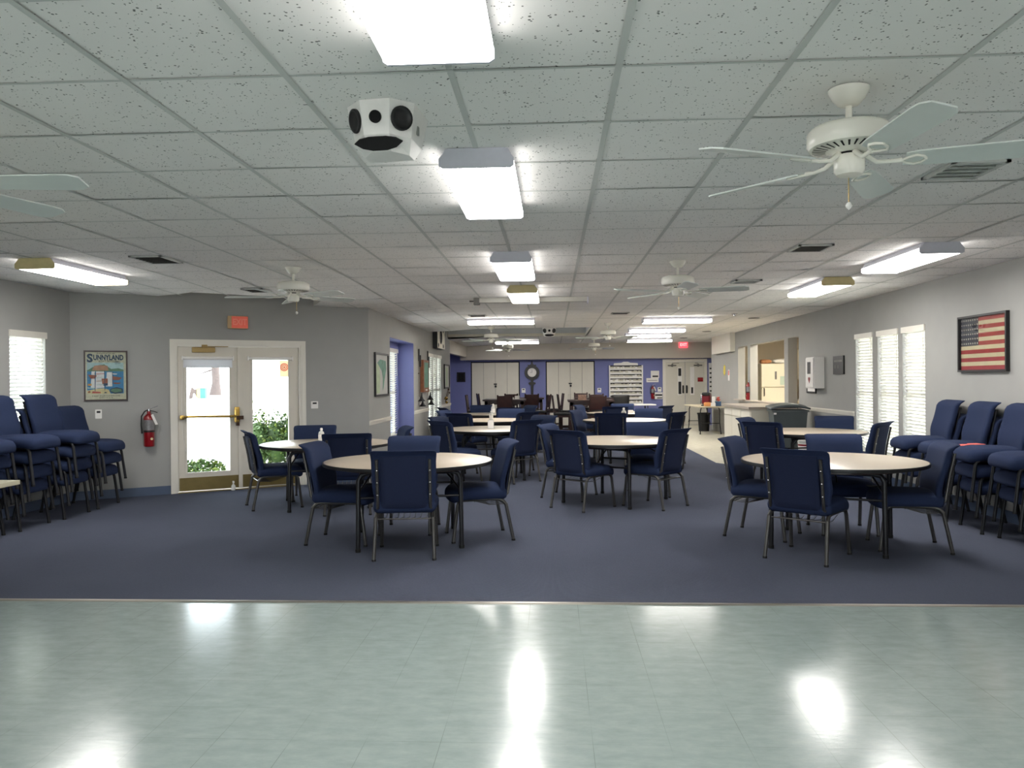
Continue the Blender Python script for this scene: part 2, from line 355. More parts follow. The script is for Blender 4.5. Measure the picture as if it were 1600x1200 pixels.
# ------------------------------------------------------------------ room shell
HW = 2.95
DW0 = Vector((-5.97, 9.37)); DU = Vector((3.27, 1.98)).normalized(); DN = Vector((-DU.y, DU.x)); DRZ = math.atan2(DU.y, DU.x)
DW1 = DW0 + DU*3.823     # corner with the inner left wall
def wall(name, a, b, t, z0, z1, holes, mt, out):
    """wall from a to b; thickness t towards out (2d unit); holes (s0,s1,z0,z1) along it"""
    a = Vector(a); b = Vector(b); L = (b-a).length; u = (b-a)/L; o = Vector(out)
    ss = sorted({0, L, *[h[0] for h in holes], *[h[1] for h in holes]}); zs = sorted({z0, z1, *[h[2] for h in holes], *[h[3] for h in holes]})
    m = M()
    def P(s, d, z): q = a + u*s + o*d; return (q.x, q.y, z)
    def inh(s, z): return any(h[0] < s < h[1] and h[2] < z < h[3] for h in holes)
    for i in range(len(ss)-1):
        for j in range(len(zs)-1):
            if inh((ss[i]+ss[i+1])/2, (zs[j]+zs[j+1])/2): continue
            s0, s1, q0, q1 = ss[i], ss[i+1], zs[j], zs[j+1]
            m.add([P(s0,0,q0),P(s1,0,q0),P(s1,0,q1),P(s0,0,q1)], [(0,1,2,3)]); m.add([P(s0,t,q0),P(s1,t,q0),P(s1,t,q1),P(s0,t,q1)], [(3,2,1,0)])
    for h in holes + [(0, L, z0, z1)]:
        m.add([P(h[0],0,h[2]),P(h[0],t,h[2]),P(h[0],t,h[3]),P(h[0],0,h[3])], [(0,1,2,3)]); m.add([P(h[1],0,h[2]),P(h[1],t,h[2]),P(h[1],t,h[3]),P(h[1],0,h[3])], [(0,1,2,3)])
        m.add([P(h[0],0,h[3]),P(h[1],0,h[3]),P(h[1],t,h[3]),P(h[0],t,h[3])], [(0,1,2,3)])
        if h[2] > z0+.001 or h == (0, L, z0, z1): m.add([P(h[0],0,h[2]),P(h[1],0,h[2]),P(h[1],t,h[2]),P(h[0],t,h[2])], [(0,1,2,3)])
    return struct(name, m, mt)

YF = -3.5
RW = [(9.73, 10.34), (10.47, 11.115), (11.29, 11.90)]
wall('wall_right', (4.52, YF), (4.52, 22.5), .17, 0, HW,
     [(a-YF, b-YF, .36, 2.08) for a, b in RW] + [(14.6-YF, 15.25-YF, .93, 2.22), (15.5-YF, 18.13-YF, .93, 2.22), (18.37-YF, 19.3-YF, .93, 2.22)], GREY, (1, 0))
wall('wall_left', (-5.97, YF), (-5.97, 9.37), .17, 0, HW, [(8.29-YF, 8.90-YF, .5, 2.05)], GREY, (-1, 0))
wall('wall_entrance', DW0, DW1, .15, 0, HW, [(1.20, 2.83, 0, 1.965)], GREY, DN)
LW0 = DW1.y
LWINS = [(16.85, 17.48), (17.56, 18.07), (18.15, 18.79)]
wall('wall_left_inner', (DW1.x, LW0), (DW1.x, 20.45), .12, 0, HW, [(12.85-LW0, 15.06-LW0, 0, 2.19)] + [(a-LW0, b-LW0, .40, 2.05) for a, b in LWINS], GREY, (-1, 0))
LX = DW1.x
m = M(); m.box(LX-.12, LX, 20.45, 24.4, 2.19, HW); struct('wall_left_header', m, SOFF)
m = M(); m.box(-3.75, -3.45, 20.3, 25.0, 0, HW); m.box(-3.45, LX-.12, 20.3, 20.45, 0, HW); struct('wall_left_niche', m, BLUE)
# blue window recess in the left wall
m = M(); m.box(LX-.72, LX-.12, 15.06, 15.2, 0, 2.33); m.box(LX-.72, LX-.12, 12.71, 12.85, 0, 2.33); m.box(LX-.72, LX-.12, 12.85, 15.06, 2.19, 2.33)
m.box(LX-.42, LX-.30, 12.85, 13.25, 0, 2.19); m.box(LX-.42, LX-.30, 14.98, 15.06, 0, 2.19); m.box(LX-.42, LX-.30, 13.25, 14.98, 2.06, 2.19); m.box(LX-.42, LX-.30, 13.25, 14.98, 0, .42)
m.box(LX-.12, LX-.119, 12.85, 12.86, 0, .01)
struct('wall_left_recess', m, BLUE)
m = M(); m.box(LX-.125, LX-.001, 15.051, 15.0605, 0, 2.19); m.box(LX-.125, LX-.001, 12.8495, 12.859, 0, 2.19); m.box(LX-.125, LX-.001, 12.85, 15.06, 2.181, 2.1905); struct('trim_10', m, BLUE)
wall('wall_back', (-3.75, 24.8), (6.4, 24.8), .15, 0, HW, [], BLUE, (0, 1))
m = M(); m.box(LX-.2, 6.2, 24.4, 24.8, 2.105, HW); struct('wall_back_soffit', m, SOFF)
FH = [(2.7, 3.8, .12, 2.15), (6.9, 8.0, .12, 2.15)]  # unseen window openings, added behind the camera to bring daylight to the foreground
wall('wall_front', (-6.1, YF), (4.7, YF), .15, 0, HW, FH, GREY, (0, -1))
m = M(); m.box(6.2, 6.35, 22.3, 24.8, 0, HW); m.box(4.69, 6.2, 22.33, 22.5, 0, HW); struct('wall_hall', m, GREY)
m = M(); m.box(4.40, 4.5195, 19.6, 21.85, 2.125, 2.595); struct('wall_right_box', m, WHITE)
# kitchen beyond the pass-through
m = M(); m.box(6.75, 6.9, 13.3, 22.33, 0, HW); m.box(4.69, 6.75, 13.3, 13.45, 0, HW); m.box(4.69, 6.75, 21.6, 21.75, 0, HW); struct('wall_kitchen', m, KITCH)

# floors
m = M(); m.add([(-6.2, YF-.2, 0), (4.7, YF-.2, 0), (4.7, 5.065, 0), (-6.2, 5.065, 0)], [(0,1,2,3)]); struct('floor', m, VINYL)
m = M()
def poly(pts, z, mi=0): m.add([(x, y, z) for x, y in pts], [list(range(len(pts)))], mi)
poly([(-6.0, 5.065), (4.52, 5.065), (4.52, 9.37), (-5.97, 9.37)], .004)
poly([(-5.97, 9.37), (4.52, 9.37), (4.52, 13.35), (2.95, 13.35), (2.80, 13.6), (LX, 13.6), (LX, LW0), (DW1.x, DW1.y)], .004)
poly([(LX-.45, 12.85), (LX, 12.85), (LX, 15.06), (LX-.45, 15.06)], .0035)
poly([(LX, 13.6), (2.80, 13.6), (2.80, 24.8), (LX, 24.8)], .004); poly([(-3.45, 20.45), (LX, 20.45), (LX, 24.8), (-3.45, 24.8)], .004)
struct('floor_carpet', m, CARPET)
m = M(); poly([(2.95, 13.35), (4.6, 13.35), (4.6, 22.5), (6.2, 22.5), (6.2, 24.9), (2.80, 24.9), (2.80, 13.6)], .003); poly([(4.6, 13.3), (6.9, 13.3), (6.9, 21.75), (4.6, 21.75)], .003)
struct('floor_cream_vinyl', m, VINYL2)
m = M(); m.prism([(5.045, .0), (5.05, .007), (5.075, .009), (5.085, .004), (5.085, 0)], 'x', -5.97, 4.52); struct('trim_1', m, mat('seam_metal', rgb(140, 136, 128), .35, .7, noise=.1, nscale=6))
# ceiling tiles in a two-foot grid
GS = .6163; GX = .2495; GY = 2.862
HOLE = [Vector(p) for p in ((-5.09, 9.86), (-4.42, 9.36), (-2.98, 10.05), (-3.40, 10.96), (-3.6, 11.3), (-5.3, 10.2))]
def clip(P, a, b, inside):
    out = []; n = len(P)
    def sd(p): return ((b-a).x*(p.y-a.y) - (b-a).y*(p.x-a.x)) * (1 if inside else -1)
    for i in range(n):
        p, q = P[i], P[(i+1) % n]; sp, sq = sd(p), sd(q)
        if sp >= 0: out.append(p)
        if sp*sq < 0: out.append(p + (q-p)*(sp/(sp-sq)))
    return out
def minus(P, H):
    res = []; cur = P
    for i in range(len(H)):
        a, b = H[i], H[(i+1) % len(H)]
        o = clip(cur, a, b, False)
        if len(o) > 2: res.append(o)
        cur = clip(cur, a, b, True)
        if len(cur) < 3: break
    return res
CF = (GX+GS, GY+GS*23, GY+GS*28)     # coffer: right edge, near edge, far edge
def room_has(x, y):
    if y < 9.6 and -6.3 < x < 4.8: return True
    if x > -3.0 and x < 4.8 and y < 24.6: return True
    if -6.3 < x <= -3.0 and y < 12.2: return (Vector((x, y)) - DW0).dot(DN) < .75
    if -3.9 < x <= -3.0 and y > 20.0 and y < 25: return True
    if 4.5 < x < 7.0 and y > 13 and y < 25: return True
    return False
m = M(); g = M()
for i in range(-11, 12):
    for j in range(-11, 37):
        x0, y0 = GX+i*GS, GY+j*GS; cx, cy = x0+GS/2, y0+GS/2
        if not room_has(cx, cy): continue
        if x0+GS <= CF[0]+.01 and CF[1]-.01 <= y0 and y0+GS <= CF[2]+.01: continue
        P = [Vector(p) for p in ((x0, y0), (x0+GS, y0), (x0+GS, y0+GS), (x0, y0+GS))]
        near = abs(cx+4.1) < 2.2 and abs(cy-10.2) < 1.8
        parts_ = minus(P, HOLE) if near else [P]
        dz = random.uniform(.000, .002); tx = random.uniform(-.0022, .0022); ty = random.uniform(-.0022, .0022)
        for Q in parts_:
            m.add([(p.x, p.y, zc(p.x, p.y)+dz+.0035+tx*(p.x-cx)/GS+ty*(p.y-cy)/GS) for p in Q], [list(range(len(Q)))[::-1]])
        for (ax, ay, bx, by, ww, zz) in ((x0, y0, x0, y0+GS, .013, 0), (x0, y0, x0+GS, y0, .0085, .0012)):
            if near and all((Vector((ax, ay)) - HOLE[k]).dot(Vector((-(HOLE[(k+1)%6]-HOLE[k]).y, (HOLE[(k+1)%6]-HOLE[k]).x))) > -.15 for k in range(6)): continue
            if ax == bx: g.add([(ax-ww, ay, zc(ax, ay)+zz), (ax+ww, ay, zc(ax, ay)+zz), (bx+ww, by, zc(bx, by)+zz), (bx-ww, by, zc(bx, by)+zz)], [(3,2,1,0)])
            else: g.add([(ax, ay-ww, zc(ax, ay)+zz), (bx, by-ww, zc(bx, by)+zz), (bx, by+ww, zc(bx, by)+zz), (ax, ay+ww, zc(ax, ay)+zz)], [(3,2,1,0)])
struct('ceiling', m, TILE); struct('ceiling_grid', g, TBAR)
m = M()   # coffer in the far ceiling: faces and raised lid
x1, ya, yb = CF
m.box(LX-.13, x1, yb, yb+.02, 2.59, 2.83); m.box(x1, x1+.02, ya, yb+.02, 2.59, 2.83); m.box(LX-.13, x1, ya-.02, ya, 2.595, 2.83); m.box(LX-.13, x1+.02, ya-.02, yb+.02, 2.83, 2.86)
struct('ceiling_coffer', m, mat('coffer_paint', rgb(206, 208, 210), .6, noise=.02, nscale=4))
m = M(); m.box(LX, x1, yb-.02, yb-.0005, 2.59, 2.66); m.box(x1-.02, x1-.0005, ya, yb-.02, 2.59, 2.66); struct('trim_2', m, mat('cream_edge_paint', rgb(222, 216, 200), .5, noise=.03, nscale=5))
m = M()   # shallow raised pocket over the entrance doors
for k in (0, 1, 2, 5):
    a, b = HOLE[k], HOLE[(k+1) % 6]; za, zb = zc(a.x, a.y), zc(b.x, b.y)
    m.add([(a.x, a.y, za), (b.x, b.y, zb), (b.x, b.y, 2.84), (a.x, a.y, 2.84)], [(0,1,2,3)])
m.add([(p.x, p.y, 2.84) for p in HOLE], [[5,4,3,2,1,0]])
struct('ceiling_pocket', m, mat('pocket_paint', rgb(222, 218, 208), .6, noise=.02, nscale=4))
# a solid roof deck above everything keeps the daylight out
m = M(); m.box(-6.5, 7.1, YF-.3, 25.2, HW, HW+.1); struct('ceiling_deck', m, GREY)

# baseboards and chair rails
m = M()
m.box(-5.97, -5.955, YF, 9.37, 0, .115); struct('baseboard_left', m, BASEB)
m = M(); m.box(0, 1.13, -.014, 0, 0, .115); m.box(2.90, 3.82, -.014, 0, 0, .115); struct('baseboard_entrance', m, BASEB, loc=(DW0.x, DW0.y, 0), rz=DRZ)
m = M(); m.box(4.505, 4.52, YF, 14.4, 0, .115); struct('baseboard_right', m, BASEB)
m = M(); m.box(LX, LX+.014, LW0, 12.85, 0, .1); m.box(LX, LX+.014, 15.06, 20.45, 0, .1); m.box(-3.45, 3.4, 24.786, 24.8, 0, .1); struct('baseboard_inner', m, BASEB)
def rail(m, x, y0, y1, z, s):
    for a, b, d in ((-.032, -.018, .010), (-.018, .010, .016), (.010, .026, .026), (.026, .034, .018)):
        m.box(min(x, x+s*d), max(x, x+s*d), y0, y1, z+a, z+b)
m = M(); rail(m, 4.52, 11.95, 14.45, .905, -1); struct('trim_3', m, WHITE)
m = M(); rail(m, LX, LW0, 12.85, .84, 1); rail(m, LX, 15.06, 16.82, .84, 1); rail(m, LX, 18.84, 20.45, .84, 1); struct('trim_4', m, WHITE)

# ------------------------------------------------------------------ windows with blinds (local: x along wall, y into wall, z up)
def window(name, loc, rz, w_, z0, z1, depth=.12, tilt=30, val=True, pitch=.043, slat=None):
    t = bpy.data.objects.new(name, None); C.objects.link(t); t.location = loc; t.rotation_euler.z = rz; t['kind'] = 'structure'
    h = w_/2
    f = M(); s_ = .035
    f.box(-h, -h+s_, depth-.05, depth, z0, z1); f.box(h-s_, h, depth-.05, depth, z0, z1); f.box(-h, h, depth-.05, depth, z0, z0+s_); f.box(-h, h, depth-.05, depth, z1-s_, z1)
    f.box(-h, h, depth-.05, depth-.01, (z0+z1)/2-.018, (z0+z1)/2+.018)
    f.build('window_frame', WHITE, t)
    M().box(-h+s_, h-s_, depth-.025, depth-.02, z0+s_, z1-s_).build('pane', GLASS, t)
    b = M(); n = int((z1-z0-.1)/pitch); ct, st = math.cos(R(tilt)), math.sin(R(tilt)); sw = .025
    for k in range(n+1):
        z = z1-.075-k*pitch
        if z < z0+.03: break
        y = .034
        b.add([(-h+.012, y-sw*ct, z+sw*st), (h-.012, y-sw*ct, z+sw*st), (h-.012, y+sw*ct, z-sw*st), (-h+.012, y+sw*ct, z-sw*st),
               (-h+.012, y-sw*ct, z+sw*st+.002), (h-.012, y-sw*ct, z+sw*st+.002), (h-.012, y+sw*ct, z-sw*st+.002), (-h+.012, y+sw*ct, z-sw*st+.002)],
              [(3,2,1,0),(4,5,6,7),(0,1,5,4),(1,2,6,5),(2,3,7,6),(3,0,4,7)])
    for x in (-h*.6, h*.6): b.box(x-.0015, x+.0015, .008, .011, z0+.02, z1-.05)
    bl = b.build('blind_slats', slat or SLAT, t)
    M().box(-h+.01, h-.01, .01, .055, z0+.004, z0+.024).build('blind_bottom_rail', WHITE, t)
    if val: M().box(-h-.01, h+.01, -.018, .05, z1-.062, z1+.012).build('blind_valance', WHITE, t)
    M().tube([(h-.06, .004, z1-.06), (h-.058, .002, z1-.5)], .004, 6).build('blind_wand', WHITE, t)
    return t
k = 1
for a, b in RW[::-1]:
    window(f'window_{k}', (4.52, (a+b)/2, 0), R(-90), b-a, .36, 2.08, .16, 46, slat=SLATD); k += 1
window('window_4', (-5.97, (8.29+8.90)/2, 0), R(90), .61, .5, 2.05, .16, 44)
for a, b in LWINS:
    window(f'window_{k+1}', (LX, (a+b)/2, 0), R(90), b-a, .40, 2.05, .11, 35, pitch=.045); k += 1
window('window_8', (LX-.30, (13.25+14.98)/2, 0), R(90), 1.73, .42, 2.06, .11, 35)

# ------------------------------------------------------------------ entrance doors (local frame of the door wall)
def on_door_wall(s, n=0.0, z=0.0):
    p = DW0 + DU*s + DN*n; return (p.x, p.y, z)
d1 = bpy.data.objects.new('door_1', None); C.objects.link(d1); d1.location = on_door_wall(0); d1.rotation_euler.z = DRZ; d1['kind'] = 'structure'
f = M()
def casing(x0, x1, z0, z1, side):
    for a, b, d in ((0, .018, .012), (.018, .05, .020), (.05, .066, .026)):
        if side == 'L': f.box(x1-b, x1-a, -d, 0, z0, z1+b)
        elif side == 'R': f.box(x0+a, x0+b, -d, 0, z0, z1+b)
        else: f.box(x0-a, x1+a, -d, 0, z0+a, z0+b)
casing(0, 1.20, 0, 1.965, 'L'); casing(2.83, 3, 0, 1.965, 'R'); casing(1.20, 2.83, 1.965, 0, 'T')
f.box(1.20, 1.225, 0, .15, 0, 1.965); f.box(2.805, 2.83, 0, .15, 0, 1.965); f.box(1.225, 2.805, 0, .15, 1.94, 1.965)
f.build('door_frame', WHITE, d1)
f = M(); f.prism([(-.03, 0), (-.02, .012), (.13, .016), (.15, 0)], 'x', 1.22, 2.81); f.build('threshold', BRASSD, d1)
def leaf(x0, x1, glass, name):
    f = M(); y0, y1 = .03, .074; gx0, gx1, gz0, gz1 = glass
    f.box(x0, gx0, y0, y1, .02, 1.938); f.box(gx1, x1, y0, y1, .02, 1.938); f.box(gx0, gx1, y0, y1, .02, gz0); f.box(gx0, gx1, y0, y1, gz1, 1.938)
    for a, b, c, d in ((gx0-.022, gx0+.004, gz0-.022, gz1+.022), (gx1-.004, gx1+.022, gz0-.022, gz1+.022)): f.box(a, b, y0-.008, y0, c, d)
    for a, b, c, d in ((gx0, gx1, gz0-.022, gz0+.004), (gx0, gx1, gz1-.004, gz1+.022)): f.box(a, b, y0-.008, y0, c, d)
    o = f.build(name, DOORW, d1)
    M().box(gx0, gx1, .05, .056, gz0, gz1).build('pane', GLASS, o)
    M().box(x0+.012, x1-.012, y0-.003, y0-.0004, .028, .198).build('kick_plate', BRASSD, o)
    return o
lL = leaf(1.228, 2.008, (1.335, 1.880, .262, 1.80), 'door_leaf'); lR = leaf(2.016, 2.802, (2.175, 2.665, .262, 1.80), 'door_leaf')
M().box(1.985, 2.035, .008, .029, .02, 1.936).build('astragal', DOORW, lR)
def shade(x0, x1, z, drop, par):
    f = M(); f.tube([(x0, .006, z), (x1, .006, z)], .021, 12); f.box(x0-.006, x0+.006, -.02, .03, z-.03, z+.03); f.box(x1-.006, x1+.006, -.02, .03, z-.03, z+.03)
    o = f.build('shade_roller', WPL, par)
    if drop: M().box(x0+.012, x1-.012, .014, .016, z-drop, z).box(x0+.01, x1-.01, .008, .022, z-drop-.012, z-drop+.004).build('shade_fabric', SHADE, o)
    return o
r1 = shade(1.285, 1.925, 1.785, .115, lL); shade(2.12, 2.715, 1.785, 0, lR)
M().tube([(1.30, .004, 1.76), (1.275, .0, 1.3), (1.272, .0, .95), (1.29, .0, .72), (1.315, .0, .58)], .0022, 6).lathe([(0, 0), (.007, .01), (.005, .04), (0, .045)], 8, 0, (1.315, 0, .54)).build('pull_cord', WPL, r1)
# panic bar
f = M(); f.tube([(1.30, -.012, 1.005), (1.36, -.045, 1.01), (1.90, -.048, 1.0), (1.95, -.045, 1.0)], .017, 12); f.rbox((1.275, -.002, 1.0), (.028, .032, .03), .008, 4)
f.rbox((1.965, -.004, 1.02), (.034, .032, .105), .01, 6); f.build('panic_bar', BRASS, lL)
M().box(1.955, 2.045, -.05, -.005, .955, 1.005).box(1.955, 1.995, -.03, .0295, .87, .955).build('latch_case', BRONZE, lL)
SATB = mat('satin_brass', rgb(172, 146, 96), .5, .35, noise=.04)
M().rbox((1.55, .005, 1.895), (.145, .026, .036), .008, 6).build('door_closer', SATB, lL)
M().cbox(1.56, -.004, 1.945, .07, .05, .035).box(1.56, 1.86, -.012, .006, 1.936, 1.945).build('closer_arm', SATB, lL)
f = M(); f.box(2.55, 2.68, .0495, .0499, 1.53, 1.76, 0)
for r0, r1_ in ((.056, .043), (.036, .024), (.014, 0)):
    n = 28; vs = []
    for q in range(n): a = 2*math.pi*q/n; vs += [(2.613+r0*math.cos(a), .049, 1.665+r0*math.sin(a)), (2.613+r1_*math.cos(a), .049, 1.665+r1_*math.sin(a))]
    f.add(vs, [[2*q, 2*((q+1)%n), 2*((q+1)%n)+1, 2*q+1] for q in range(n)], 1)
f.build('round_decal', [translucent('decal_paper', rgb(240, 228, 205), .6), translucent('decal_red', rgb(226, 110, 96), .5)], lR, label='faded red ring decal on the glass')
M().lathe([(0, -.006), (.008, -.004), (.008, .0)], 10, 0, (2.09, .03, .74), 'y').build('door_hole', BLACKP, lR)

# ------------------------------------------------------------------ lights
def zmin(*p): return min(zc(*q) for q in p)
def fixture(x, y, L_, along, endm, label, w_=.365, grp=None, dm=None):
    z = zc(x, y)
    t = thing('ceiling_light', label, 'ceiling light', (x, y, z), 0 if along else R(90), grp)
    h = w_/2; l = L_/2; dz = .092
    # body pan, wrap-around diffuser and two end caps; length runs on local y
    M().prism([(-h+.03, .008), (-h+.002, -.046), (h-.002, -.046), (h-.03, .008)], 'y', -l+.008, l-.008).build('light_body', FIXW, t)
    prof = [(-h, -.0462), (-h, -dz+.012), (-h+.02, -dz), (h-.02, -dz), (h, -dz+.012), (h, -.0462)]
    df = M().prism(prof, 'y', -l+.006, l-.006); df.m = [1 if k_ in (2, 6, 7, 0, 1) else 0 for k_ in range(len(df.f))]; df.build('diffuser', [DIFF, DIFF2] if along else [DIFF3, DIFF4], t)
    e = [(-h+.04, .002), (-h-.002, -.048), (-h-.002, -dz+.008), (-h+.014, -dz-.003), (h-.014, -dz-.003), (h+.002, -dz+.008), (h+.002, -.048), (h-.04, .002)]
    M().prism(e, 'y', -l-.008, -l+.005).build('end_cap', endm, t); M().prism(e, 'y', l-.005, l+.008).build('end_cap', endm, t)
    return t
fixture(-.367, 1.95, 1.22, True, FIXW, 'large wrap ceiling light nearest of the centre row, cut off by the top edge')
fixture(-.366, 4.43, 1.22, True, FIXW, 'wrap ceiling light beside the hanging white speaker, second of the centre row')
fixture(-.362, 7.55, 1.30, True, FIXW, 'wrap ceiling light with grey end cap, third of the centre row')
fixture(-.358, 9.98, 1.26, True, FIXY, 'wrap ceiling light with yellowed end cap just before the projector screen case')
fixture(-.94, 14.4, 1.22, False, FIXW, 'crosswise ceiling light before the ceiling coffer, left of the far speaker')
fixture(-1.0, 22.2, 1.22, False, FIXW, 'crosswise ceiling light above the left closet, behind the coffer')
fixture(2.30, 14.62, 1.24, False, FIXW, 'nearest of the four crosswise ceiling lights leading to the kitchen hall')
fixture(2.31, 17.5, 1.22, False, FIXW, 'second of the four crosswise ceiling lights leading to the kitchen hall')
fixture(2.36, 19.5, 1.10, False, FIXW, 'third of the four crosswise ceiling lights leading to the kitchen hall')
fixture(2.70, 22.0, 1.22, False, FIXW, 'farthest crosswise ceiling light, just before the far red exit sign')
fixture(-4.665, 7.43, 1.22, True, FIXY, 'yellow-ended ceiling light above the left stacked chairs')
fixture(3.30, 7.42, 1.25, True, FIXW, 'ceiling light with white ends nearest the flag picture on the right')
fixture(3.235, 9.66, 1.27, True, FIXY, 'ceiling light with yellowed ends before the three right windows')
fixture(-4.6, 2.0, 1.22, True, FIXW, 'unseen ceiling light added to brighten the left side of the mint vinyl floor')  # added fixture out of view, lights the near floor from the left
fixture(3.3, 2.0, 1.22, True, FIXW, 'unseen ceiling light added to brighten the right side of the mint vinyl floor')  # its added counterpart on the right, also out of view

def fan(x, y, base, label, first=[None]):
    if first[0] is None:
        t = thing('ceiling_fan', label, 'ceiling fan', (x, y, zc(x, y)), base)
        M().lathe([(.078, 0), (.076, -.012), (.06, -.04), (.038, -.062), (.018, -.066)], 28).build('canopy', FANW, t)
        M().lathe([(.013, -.06), (.013, -.155)], 12).build('downrod', FANW, t)
        M().lathe([(.02, -.138), (.10, -.142), (.145, -.153), (.158, -.170), (.158, -.215), (.150, -.230), (.12, -.236), (.075, -.242), (.06, -.252), (0, -.252)], 36).build('motor_housing', FANW, t)
        f = M()
        for q in range(30):
            a = 2*math.pi*q/30; T = Matrix.Rotation(a, 4, 'Z')
            f.add([T @ Vector(p) for p in ((.088, -.003, -.2415), (.138, -.0045, -.2345), (.138, .0045, -.2345), (.088, .003, -.2415))], [(0,1,2,3)])
        f.build('vent_slots', DARK, t)
        M().lathe([(.054, -.262), (.058, -.270), (.058, -.322), (.048, -.338), (.0, -.341)], 26).build('switch_housing', FANW, t)
        M().lathe([(.045, -.25), (.045, -.264)], 20).build('motor_gap', DARK, t)
        f = M(); f.tube([(.02, -.03, -.333), (.02, -.03, -.44)], .0016, 6); f.build('pull_chain', BRASS, t)
        M().lathe([(0, -.468), (.011, -.458), (.013, -.45), (.008, -.44), (0, -.436)], 12, 0, (.02, -.03, 0)).build('chain_knob', WPL, t)
        for q in range(5):
            a = R(72*q); T = Matrix.Rotation(a, 4, 'Z')
            TB = T @ Matrix.Translation((.0, 0, -.290)) @ Matrix.Rotation(R(-13), 4, 'X')
            f = M(); pts = []
            pr = [(.20, .045), (.24, .056), (.40, .062), (.58, .067), (.625, .064), (.66, .042)]
            top = [(r_, w_) for r_, w_ in pr] + [(r_, -w_) for r_, w_ in pr[::-1]]
            f.prism(top, 'z', -.003, .003, 0, TB); b_ = f.build('blade', BLADE, t)
            g2 = M()
            g2.tube([(.05, 0, -.258), (.10, .008, -.292), (.15, .0, -.296), (.19, 0, -.294)], .008, 8, T=T, rs=[.012, .009, .008, .010])
            for sg in (-1, 1): g2.tube([(.185, 0, -.297), (.21, sg*.022, -.297-sg*.005), (.235, sg*.034, -.2965-sg*.008), (.262, sg*.022, -.2965-sg*.005), (.275, 0, -.296)], .0055, 8, T=T)
            g2.build('blade_bracket', FANW, b_)
        first[0] = t; return t
    return dup(first[0], (x, y, zc(x, y)), base, label)
fan(1.18, 3.16, R(130), 'white five-blade ceiling fan, nearest and largest, at the upper right')
fan(-2.62, 3.14, R(4), 'white ceiling fan mostly cut off by the left edge of the photo')
fan(-2.562, 7.62, R(42), 'white ceiling fan in front of the entrance doors')
fan(1.216, 7.62, R(128), 'white ceiling fan over the middle tables, right of the yellow-ended centre light')
fan(-1.29, 16.42, R(18), 'white ceiling fan left of the far speaker, below the coffer')
fan(-1.25, 21.8, R(20), 'small distant ceiling fan above the left closet doors')
fan(1.12, 15.8, R(40), 'distant ceiling fan just left of the four crosswise lights')
fan(1.13, 21.3, R(33), 'farthest ceiling fan, above the right closet doors')

# hanging cluster speakers: faceted white body, side and bottom drivers
def speaker(x, y, s, rz, label, bigmouth=True, z=None):
    t = thing('ceiling_speaker', label, 'speaker', (x, y, zc(x, y) if z is None else z), rz)
    def ring(w_, d, f_, z): return [(-w_*s, d*s, z*s), (-w_*s, (f_+.08)*s, z*s), (-w_*.44*s, f_*s, z*s), (w_*.44*s, f_*s, z*s), (w_*s, (f_+.08)*s, z*s), (w_*s, d*s, z*s)]
    A = ring(.148, .15, -.15, .003); B = ring(.125, .12, -.125, -.135); D = ring(.100, .09, -.065, -.190)
    n = 6; vs = A+B+D
    fs = [[i, (i+1)%n, n+(i+1)%n, n+i] for i in range(n)] + [[n+i, n+(i+1)%n, 2*n+(i+1)%n, 2*n+i] for i in range(n)] + [list(range(2*n, 3*n)), list(range(n))[::-1]]
    M().add(vs, fs).build('cabinet', WPL, t)
    def disc(c, nrm, r, nm, m_):
        nrm = Vector(nrm).normalized(); a = nrm.cross(Vector((0,0,1))).normalized(); b = nrm.cross(a); c = Vector(c)
        f = M(); vs = []
        for rr, dd in ((r, -.003), (r, .008), (r*.84, .010), (r*.74, .005), (r*.3, .003)):
            for q in range(24): e = 2*math.pi*q/24; vs.append(c + (a*math.cos(e)+b*math.sin(e))*rr + nrm*dd*1.0)
        fs = [[i*24+q, i*24+(q+1)%24, (i+1)*24+(q+1)%24, (i+1)*24+q] for i in range(4) for q in range(24)] + [[4*24+q for q in range(24)]]
        f.add(vs, fs, 0, True); f.build(nm, m_, t)
    P = lambda i, R_: Vector(R_[i])
    cl = (P(1,A)+P(2,A)+P(1,B)+P(2,B))/4; nl = (P(2,A)-P(1,A)).cross(P(1,B)-P(1,A)); nl = -nl if nl.y > 0 else nl
    cr = (P(3,A)+P(4,A)+P(3,B)+P(4,B))/4; nr = (P(4,A)-P(3,A)).cross(P(3,B)-P(3,A)); nr = -nr if nr.y > 0 else nr
    cf = (P(2,A)+P(3,A)+P(2,B)+P(3,B))/4; nf = (P(3,A)-P(2,A)).cross(P(2,B)-P(2,A)); nf = -nf if nf.y > 0 else nf
    disc(cl, nl, .050*s, 'driver', BLACKP); disc(cr, nr, .050*s, 'driver', BLACKP); disc(cf, nf, .026*s, 'tweeter', DARK)
    if bigmouth:
        q = [Vector(v) for v in (B[2], B[3], D[3], D[2], B[1], B[4], D[4], D[1])]
        f = M(); c0 = (q[0]+q[1]+q[2]+q[3])/4 + Vector((0, -.002, -.003)); nn = (q[1]-q[0]).cross(q[3]-q[0]).normalized()
        if nn.y > 0: nn = -nn
        a = Vector((1,0,0)); b = nn.cross(a).normalized()
        vs = [c0 + nn*.004 + a*u*.105*s + b*v_*.032*s for u, v_ in ((-1, .15), (-.75, .75), (-.35, 1), (.35, 1), (.75, .75), (1, .15), (.7, -.6), (.3, -.95), (-.3, -.95), (-.7, -.6))]
        vs2 = [p - nn*.008 for p in vs]; n2 = len(vs)
        f.add(vs+vs2, [list(range(n2))] + [[i, (i+1)%n2, n2+(i+1)%n2, n2+i] for i in range(n2)]); f.build('horn_mouth', DARK, t)
    M().cbox(.136*s, .02*s, -.085*s, .008, .02, .035).build('badge', GREY, t)
    return t
